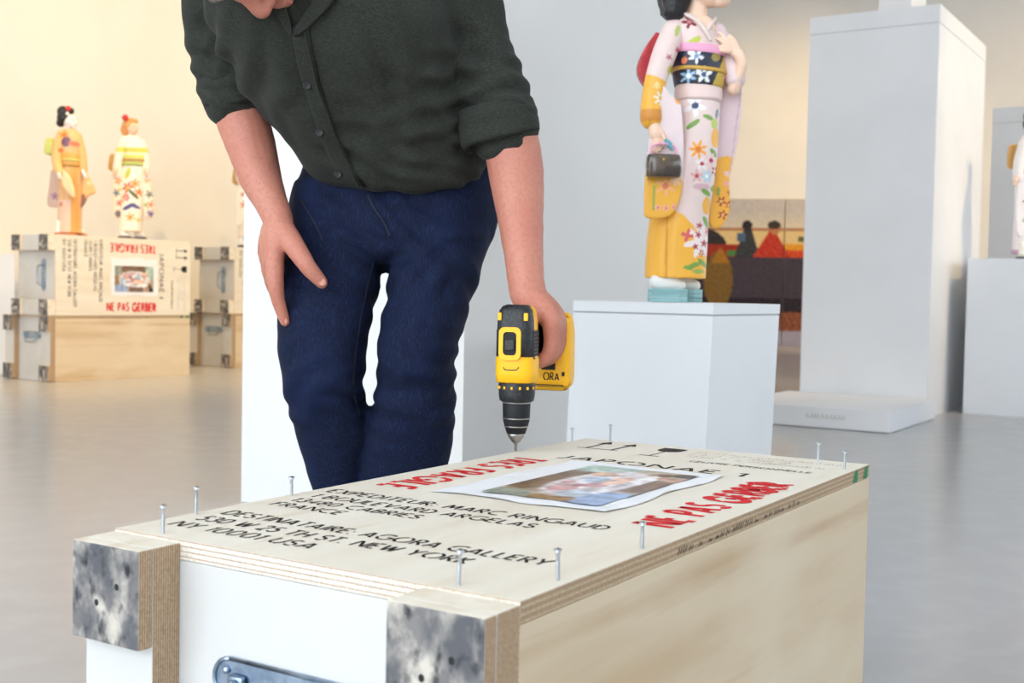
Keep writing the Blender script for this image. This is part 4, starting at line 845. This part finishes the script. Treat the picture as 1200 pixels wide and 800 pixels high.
# collar, neck and head, hands
MB().tube(pt([(786, 21, 3.0), (795, 15, 2.975), (806, 18, 2.950), (817, 25, 2.94), (826, 35, 2.932), (832, 46, 2.932)]), .0055, 10).build('collar', M_['dcol'], doll, True, DB)
MB().tube(pt([(838, 22, 2.99), (834, 27, 2.955), (828, 36, 2.935)]), .0055, 10).build('collar', M_['dcol'], doll, True, DB)
hd_ = MB(); hc = P(824, -32, 2.985); R, q = head(hd_, hc, .082, .45)
hd_.tube(pt([(812, 34, 2.99), (816, 12, 2.988), (819, -14, 2.988)]), [.034, .0275, .029], 18)
mbv = MB(); mbv.add(P(820, 36, 2.945), []); hd_.ball(P(822, 32, 2.965), (.035, .022, .03))
v, f, nr = remesh(hd_, .003, 4); ho = rbuild('head', v, f, M_['dskin'], doll, DB); face_marks(ho, DB, R, q, .082, 0)
hm = MB(); hm.ball(hc+np.array([-.022, .01, .022]), (.086, .09, .085)); hm.tube(pt([(803, -50, 2.97), (795, -20, 2.965), (790, 12, 2.965)]), [.05, .045, .030], 16); hm.tube(pt([(800, -50, 3.02), (796, -20, 3.03), (790, 10, 3.03)]), [.05, .045, .034], 16)
hm.tube(pt([(785, -30, 2.99), (783, -5, 2.99), (781, 14, 2.99)]), [.04, .03, .016], 12)
v, f, nr = remesh(hm, .0035, 3); rbuild('hair', v+nr*(.0015*np.sin((v[:, 0]+.3*v[:, 1])*900))[:, None], f, M_['dhair'], doll, DB)
hh = MB(); w0 = P(764, 132, 2.912); pa = P(769, 157, 2.905)
hh.tube([w0, P(766, 145, 2.908), pa], [.016, .0145, .017], 12)
for (x, y, Y) in ((766, 176, 2.90), (769.5, 178, 2.896), (773, 176, 2.898), (776.5, 172, 2.902)): hh.tube([pa, P((x+769)/2+.5, (y+157)/2+1, Y), P(x, y, Y)], [.0095, .0068, .0052], 8, 2)
hh.tube([P(771, 152, 2.90), P(778, 160, 2.895), P(779, 168, 2.895)], [.009, .006, .005], 8, 2)
v, f, nr = remesh(hh, .002, 3); rbuild('hand', v, f, M_['dskin'], doll, DB)
hh = MB(); hh.tube(pt([(860, 104, 2.975), (865, 90, 2.962), (869, 74, 2.955), (866, 64, 2.952)]), [.017, .0135, .0145, .014], 12)
hh.ball(P(862, 60, 2.951), (.015, .010, .016)); ph = P(860, 58, 2.951)
for (x, y, mx_, my_) in ((843, 39, 852, 47), (840, 45, 851, 51), (838, 55, 850, 55), (841, 58, 851, 60)): hh.tube([ph, P(mx_, my_, 2.945), P(x, y, 2.948)], [.008, .0062, .0045], 8, 2)
hh.tube([P(866, 64, 2.95), P(860, 47, 2.945), P(855, 42, 2.945)], [.009, .0062, .0045], 8, 2)
v, f, nr = remesh(hh, .002, 3); rbuild('hand', v, f, M_['dskin'], doll, DB)
# feet
for (x0, x1, Yf) in ((760, 806, 2.955), (776, 823, 3.02)):
    cL = P(x0, 350, Yf)[0]; cR = P(x1, 350, Yf)[0]; o_ = np.array([(cL+(cR-cL)*t, Yf+.028*w) for t, w in ((0, .7), (.05, .95), (.4, .9), (.75, 1), (.93, .7), (1, 0), (.93, -.7), (.75, -1), (.4, -.9), (.05, -.95), (0, -.7))])
    zb = PLT+.001
    so = MB()
    for k in range(3): MB().prism(o_+0, (1, 0, 0), (0, 1, 0), (0, 0, zb+k*.011), (0, 0, 1), .0102).build('sandal_sole', M_['teal'], doll, False, DB)
    mb = MB(); mb.tube([(cL+.026, Yf, zb+.050), (cL+(cR-cL)*.55, Yf, zb+.048), (cR-.02, Yf, zb+.042)], [.024, .021, .015], 14); mb.tube([(cL+.045, Yf, zb+.05), (cL+.06, Yf, zb+.10)], [.022, .02], 12)
    v, f, nr = remesh(mb, .003, 4); rbuild('sock', v, f, M_['tabi'], doll, DB)
# the handbag in her hand: a thing of its own
BBc = P(777, 194, 2.885)
bagt = thing('handbag', 'small brown lacquered handbag hanging from the large figure\'s hand', 'handbag', (BBc[0], BBc[1], P(777, 208, 2.885)[2]))
bb0 = np.array(bagt.location)
mb = MB(); ploft(mb, [(208, 759, 794, 2.885, .012), (206, 757.5, 797, 2.885, .020), (195, 757, 798, 2.885, .023), (184, 758, 797, 2.885, .020), (181, 760, 795, 2.885, .014)], 3, 36, 3.5); mb.build('bag_body', M_['bag'], bagt, True, bb0)
MB().tube(pt([(763, 184, 2.885), (763, 174, 2.885), (769, 169, 2.884), (783, 169, 2.884), (792, 174, 2.885), (792, 184, 2.885)]), .0026, 8).build('bag_handle', M_['opink'], bagt, True, bb0)
MB().tube(pt([(776, 183.5, 2.878), (778, 187, 2.862)]), .003, 8).build('clasp', M_['gold'], bagt, True, bb0)
MB().tube(pt([(779, 164, 2.893), (784, 169, 2.888), (788, 175, 2.884)]), [.004, .007, .003], 8).build('tassel', M_['tealc'], bagt, True, bb0)

# --- small figures on the crates and at the right edge
def small_figure(label, cx, Y, zb, spec):
    base = np.array([P(cx, 300, Y)[0], Y, zb]); t = thing('kimono_figure', label, 'figure', base, group='kimono figures')
    s_ = Y/F; vx = .0065
    mb = MB(); ploft(mb, [(y, a, b, Y, h*s_) for y, a, b, h in spec['body']], 3, 32); dpt(mb, 'kimono', t, base, vx, Y, spec['base'], spec['items'], 3)
    for (pl, dy, col, its) in spec['panels']: mb = MB(); panel(mb, pl, Y+dy, 5*s_); dpt(mb, 'sleeve_panel', t, base, vx, Y+dy, col, its, 3)
    for (pts_, rad, col) in spec['arms']: mb = MB(); mb.tube([P(x, y, Y+d) for x, y, d in pts_], [r*s_ for r in rad], 14); dpt(mb, 'sleeve', t, base, vx, Y, col, spec['items'], 2)
    y0, y1, ob_c, cord = spec['obi']; A = np.array(spec['body'])
    for nm, (ya, yb, g, mt) in (('obi', (y0, y1, .9, ob_c)), ('obi_cord', ((y0+y1)/2-1, (y0+y1)/2+1, 1.6, cord))):
        mb = MB(); ploft(mb, [(y, np.interp(y, A[:, 0], A[:, 1])-g, np.interp(y, A[:, 0], A[:, 2])+g, Y, (np.interp(y, A[:, 0], A[:, 3])+g)*s_) for y in (ya, (ya+yb)/2, yb)], 2, 32); mb.build(nm, M_[mt], t, True, base)
    bx0, by0, bx1, by1, bm_ = spec['bow']; mb = MB(); panel(mb, [(bx0+2, by0), (bx1, by0+1), (bx1-1, by1), (bx0, by1-2)], Y+.03, 9*s_); v, f, nr = remesh(mb, .006, 4); rbuild('obi_bow', v, f, M_[bm_], t, base)
    hx, hy, hr_, skin, yaw = spec['head']; mb = MB(); hc_ = P(hx, hy, Y); R, q = head(mb, hc_, hr_*s_, yaw); mb.tube([hc_-np.array([.1*hr_*s_, 0, .4*hr_*s_]), hc_-np.array([.35*hr_*s_, 0, 1.9*hr_*s_])], hr_*s_*.42, 10)
    v, f, nr = remesh(mb, .005, 2); ho = rbuild('head', v, f, M_[skin], t, base); face_marks(ho, base, R, q, hr_*s_, 0)
    hmt, balls = spec['hair']; mb = MB()
    for (x, y, rx, ry) in balls: mb.ball(P(x, y, Y+.01), (rx*s_, rx*s_*1.05, ry*s_))
    v, f, nr = remesh(mb, .005, 2); rbuild('hair', v, f, M_[hmt], t, base)
    for (x, y, r, mt) in spec['orn']:
        mb = MB(); c = P(x, y, Y-.05)
        for k in range(6): mb.ball(c+r*s_*.6*np.array([math.cos(k*1.047), -.2, math.sin(k*1.047)]), r*s_*.55, None, 8, 6)
        mb.ball(c, r*s_*.6, None, 8, 6); v, f, nr = remesh(mb, .004, 1); rbuild('hair_ornament', v, f, M_[mt], t, base)
    for (x, y, x2, y2, d) in spec['hands']: 
        mb = MB(); w = P(x, y, Y+d); p_ = P((x+x2)/2, (y+y2)/2, Y+d-.01); hand(mb, w, p_, [P(x2+k*1.2-1.5, y2+abs(k-1)*.6, Y+d-.012) for k in range(4)], 1.5*s_); v, f, nr = remesh(mb, .0045, 1); rbuild('hand', v, f, M_[skin], t, base)
    fm, fx = spec['feet']
    for (x0, x1, dy) in fx:
        a, b = P(x0, 300, Y)[0], P(x1, 300, Y)[0]; MB().bbox((a, Y+dy-.03, zb), (b, Y+dy+.03, zb+.022), .008).build('sandal', M_[fm], t, False, base)
        mb = MB(); mb.tube([(a+.03, Y+dy, zb+.04), (b-.03, Y+dy, zb+.036)], [.026, .02], 10); mb.tube([(a+.03, Y+dy, zb+.04), (a+.032, Y+dy, zb+.09)], .024, 10); v, f, nr = remesh(mb, .005, 2); rbuild('sock', v, f, M_['tabi'], t, base)
    return t
ZT = HZ+CW*S2+.001
O1 = (232, 176, 110); O2 = (240, 196, 140)
small_figure('figure in an orange kimono with black updo and white face, on the left crates', 83, 8.47, ZT, dict(
 body=[(151, 74, 88, 5), (156, 69, 92, 8), (166, 66, 95, 10), (178, 68, 94, 10), (192, 69, 95, 11), (205, 67, 98, 12), (225, 69, 97, 12), (250, 69, 95, 12), (268, 68, 95, 12), (273, 67, 96, 12)], base=(226, 178, 128),
 items=[('m', lambda x, y, n: (y > 195) & (x > 84) & (x < 93), (226, 160, 84)), ('f', 77, 160, 5, 5, (190, 120, 60), None), ('e', 80, 168, 5, 6, 20, (120, 84, 110)), ('e', 88, 170, 6, 3, 10, (206, 120, 90)), ('f', 74, 178, 3, 5, (200, 90, 60), None), ('m', lambda x, y, n: (y > 235) & (x < 86), (222, 190, 170)), ('f', 74, 240, 3, 5, (190, 90, 70), None), ('f', 82, 215, 3, 5, (240, 200, 150), None)],
 panels=[([(74, 198), (82, 206), (87, 220), (88, 232), (80, 226), (73, 216)], -.10, (240, 206, 160), []), ([(60, 200), (70, 196), (76, 220), (77, 240), (66, 243), (56, 240), (58, 220)], .05, (206, 178, 166), [('f', 64, 230, 5, 5, (150, 110, 140), None), ('f', 72, 236, 3, 5, (180, 80, 80), None)]), ([(94, 196), (102, 203), (112, 225), (104, 229), (98, 240), (93, 243), (91, 220)], .0, (236, 182, 112), [('e', 96, 236, 4, 9, 10, (150, 96, 84)), ('f', 104, 215, 4, 5, (244, 210, 160), None)])],
 arms=[([(72, 158, -.04), (67, 175, -.06), (67, 192, -.08), (70, 202, -.1)], [6, 6, 5.5, 5], (230, 180, 120)), ([(91, 160, 0), (96, 180, .0), (98, 200, -.02)], [5, 5, 4.5], (230, 176, 116))],
 obi=(180, 196, 'tan', 'lime'), bow=(53, 162, 63, 181, 'lime'), head=(82, 142, 8.5, 'dwhite', .3), hair=('dhair', [(76, 138, 9, 8), (74, 131, 7, 7), (80, 130, 7, 5), (71, 144, 5, 5)]), orn=[(80, 127, 3, 'ornred'), (79, 133, 2, 'tabi')],
 hands=[(69, 201, 70, 208, -.11), (97, 200, 100, 207, -.04)], feet=('sand', [(67, 92, -.04), (75, 98, .05)])))
small_figure('figure in a white flowered kimono with orange hair, on the left crate stack', 154, 8.87, ZT, dict(
 body=[(159, 147, 160, 5), (163, 142, 166, 8), (172, 141, 170, 10), (184, 143, 171, 10), (196, 143, 171, 11), (210, 141, 170, 12), (235, 139, 169, 12), (258, 140, 167, 12), (271, 140, 166, 12)], base=(246, 236, 222),
 items=[('f', 152, 221, 7, 6, (206, 50, 40), (240, 200, 80)), ('f', 160, 216, 6, 6, (240, 150, 60), None), ('f', 150, 232, 5, 6, (216, 60, 60), (246, 200, 190)), ('f', 164, 226, 5, 5, (236, 120, 60), None), ('e', 158, 228, 8, 2, 45, (90, 100, 50)), ('e', 153, 243, 8, 2.4, -25, (70, 76, 140)), ('e', 160, 242, 6, 2, 30, (70, 76, 140)), ('f', 155, 255, 6, 6, (236, 170, 60), (200, 120, 40)), ('e', 152, 204, 3, 7, 20, (200, 206, 90)), ('f', 143, 236, 4, 5, (226, 120, 90), None), ('e', 141, 250, 2, 5, 0, (140, 120, 90)), ('f', 163, 178, 3, 5, (226, 90, 80), None), ('f', 146, 176, 4, 5, (170, 190, 190), None), ('e', 158, 174, 10, 3, 0, (244, 240, 230)), ('m', lambda x, y, n: (y > 174) & (y < 180), (206, 206, 90)), ('f', 163, 258, 3, 5, (236, 190, 90), None)],
 panels=[([(136, 190), (143, 196), (143, 215), (142, 240), (138, 256), (133, 250), (133, 225), (131, 205)], -.06, (244, 230, 210), [('f', 138, 212, 5, 5, (226, 120, 90), (240, 200, 90)), ('f', 136, 226, 5, 5, (80, 110, 140), None), ('f', 139, 238, 4, 5, (222, 90, 80), None), ('f', 140, 222, 3, 5, (226, 190, 80), None), ('e', 137, 250, 3, 4, 0, (120, 110, 120))]), ([(167, 190), (174, 200), (178, 225), (181, 245), (176, 256), (169, 252), (167, 225)], -.02, (244, 226, 204), [('f', 174, 228, 5, 5, (90, 100, 90), None), ('f', 176, 240, 6, 5, (240, 170, 130), (226, 110, 90)), ('f', 175, 250, 5, 6, (90, 70, 140), None), ('f', 171, 212, 4, 5, (240, 170, 120), None), ('f', 170, 240, 3, 5, (150, 170, 90), None)])],
 arms=[([(145, 167, -.03), (140, 182, -.05), (137, 198, -.06)], [5.5, 5.5, 5], (244, 232, 216)), ([(166, 168, 0), (170, 184, 0), (171, 198, -.02)], [5, 5, 4.5], (244, 232, 216))],
 obi=(182, 195, 'lime', 'sand'), bow=(128, 181, 138, 200, 'tan'), head=(155, 150, 7.6, 'dskin', .5), hair=('dblond', [(151, 147, 8, 7.5), (147, 152, 5.5, 7), (155, 142, 7, 4)]), orn=[(147, 138, 3.6, 'ornred')],
 hands=[(136, 197, 135, 204, -.08), (171, 198, 173, 205, -.04)], feet=('dsh', [(141, 156, -.04), (154, 169, .05)])))
small_figure('figure in a white and gold kimono half hidden behind the man\'s forearm', 296, 10.25, ZT, dict(
 body=[(172, 288, 301, 5), (178, 283, 307, 8), (195, 284, 308, 9), (208, 284, 308, 10), (225, 280, 308, 11), (255, 279, 307, 11), (278, 279, 306, 11)], base=(240, 230, 212),
 items=[('f', 288, 240, 8, 5, (206, 140, 70), (240, 210, 150)), ('f', 284, 232, 4, 5, (226, 120, 70), None), ('e', 292, 250, 6, 3, 40, (150, 110, 80)), ('f', 296, 232, 4, 5, (196, 80, 60), None), ('f', 300, 262, 4, 5, (220, 180, 100), None), ('f', 290, 222, 4, 5, (226, 170, 90), None)],
 panels=[([(280, 205), (288, 212), (290, 240), (284, 262), (277, 262), (277, 230)], -.06, (242, 234, 218), [('f', 284, 240, 5, 5, (214, 150, 70), (230, 100, 60)), ('f', 283, 228, 3, 5, (206, 110, 70), None)]), ([(303, 205), (310, 214), (314, 250), (306, 258), (303, 230)], 0, (242, 230, 210), [])],
 arms=[([(286, 182, -.03), (281, 198, -.05), (281, 210, -.06)], [5, 5, 4.5], (240, 232, 216)), ([(304, 182, 0), (308, 200, 0), (308, 212, -.02)], [5, 5, 4.5], (240, 232, 216))],
 obi=(195, 207, 'tan', 'gold'), bow=(273, 196, 283, 216, 'tan'), head=(296, 162, 7.4, 'dskin', .5), hair=('dhair', [(292, 158, 8, 7), (290, 165, 5, 6)]), orn=[(290, 151, 3, 'ornred')],
 hands=[(281, 209, 281, 215, -.08), (308, 211, 310, 217, -.04)], feet=('dsh', [(280, 294, -.04), (291, 305, .05)])))
small_figure('white flowered kimono figure cut off by the right edge of the picture', 1212, 7.35, .923, dict(
 body=[(156, 1204, 1222, 7), (164, 1196, 1230, 10), (185, 1194, 1232, 12), (205, 1193, 1232, 13), (225, 1192, 1232, 14), (260, 1189, 1231, 14), (286, 1187, 1229, 14), (298, 1186, 1228, 14)], base=(240, 236, 238),
 items=[('f', 1198, 236, 7, 5, (150, 40, 44), (230, 180, 170)), ('f', 1196, 256, 3, 5, (110, 150, 110), None), ('f', 1192, 250, 3, 5, (206, 180, 206), None), ('f', 1203, 262, 5, 5, (222, 190, 216), None), ('f', 1216, 245, 7, 5, (226, 120, 100), None), ('f', 1210, 275, 6, 5, (180, 60, 70), None), ('y', 292, 310, (200, 160, 196)), ('f', 1200, 170, 4, 5, (190, 170, 214), None), ('e', 1194, 246, 2, 4, 0, (130, 160, 120))],
 panels=[([(1192, 205), (1200, 212), (1203, 250), (1198, 276), (1190, 272), (1189, 235)], -.05, (238, 234, 238), [('f', 1197, 236, 6, 5, (150, 40, 44), (230, 180, 170)), ('f', 1194, 258, 3, 5, (130, 160, 120), None), ('f', 1199, 262, 3, 5, (206, 150, 190), None)]), ([(1230, 205), (1238, 214), (1242, 260), (1234, 270), (1230, 240)], 0, (238, 232, 236), [])],
 arms=[([(1200, 170, -.04), (1195, 190, -.06), (1193, 208, -.08)], [7, 7, 6], (240, 236, 238)), ([(1228, 170, 0), (1232, 190, 0), (1232, 208, -.02)], [7, 7, 6], (240, 236, 238))],
 obi=(188, 205, 'dred', 'gold'), bow=(1181, 170, 1192, 196, 'tan'), head=(1216, 140, 10, 'dskin', .5), hair=('dhair', [(1211, 136, 11, 10), (1206, 145, 7, 9)]), orn=[(1206, 126, 4, 'ornred')],
 hands=[(1192, 207, 1188, 216, -.10), (1232, 207, 1235, 216, -.04)], feet=('dsh', [(1188, 1208, -.05), (1206, 1228, .06)])))
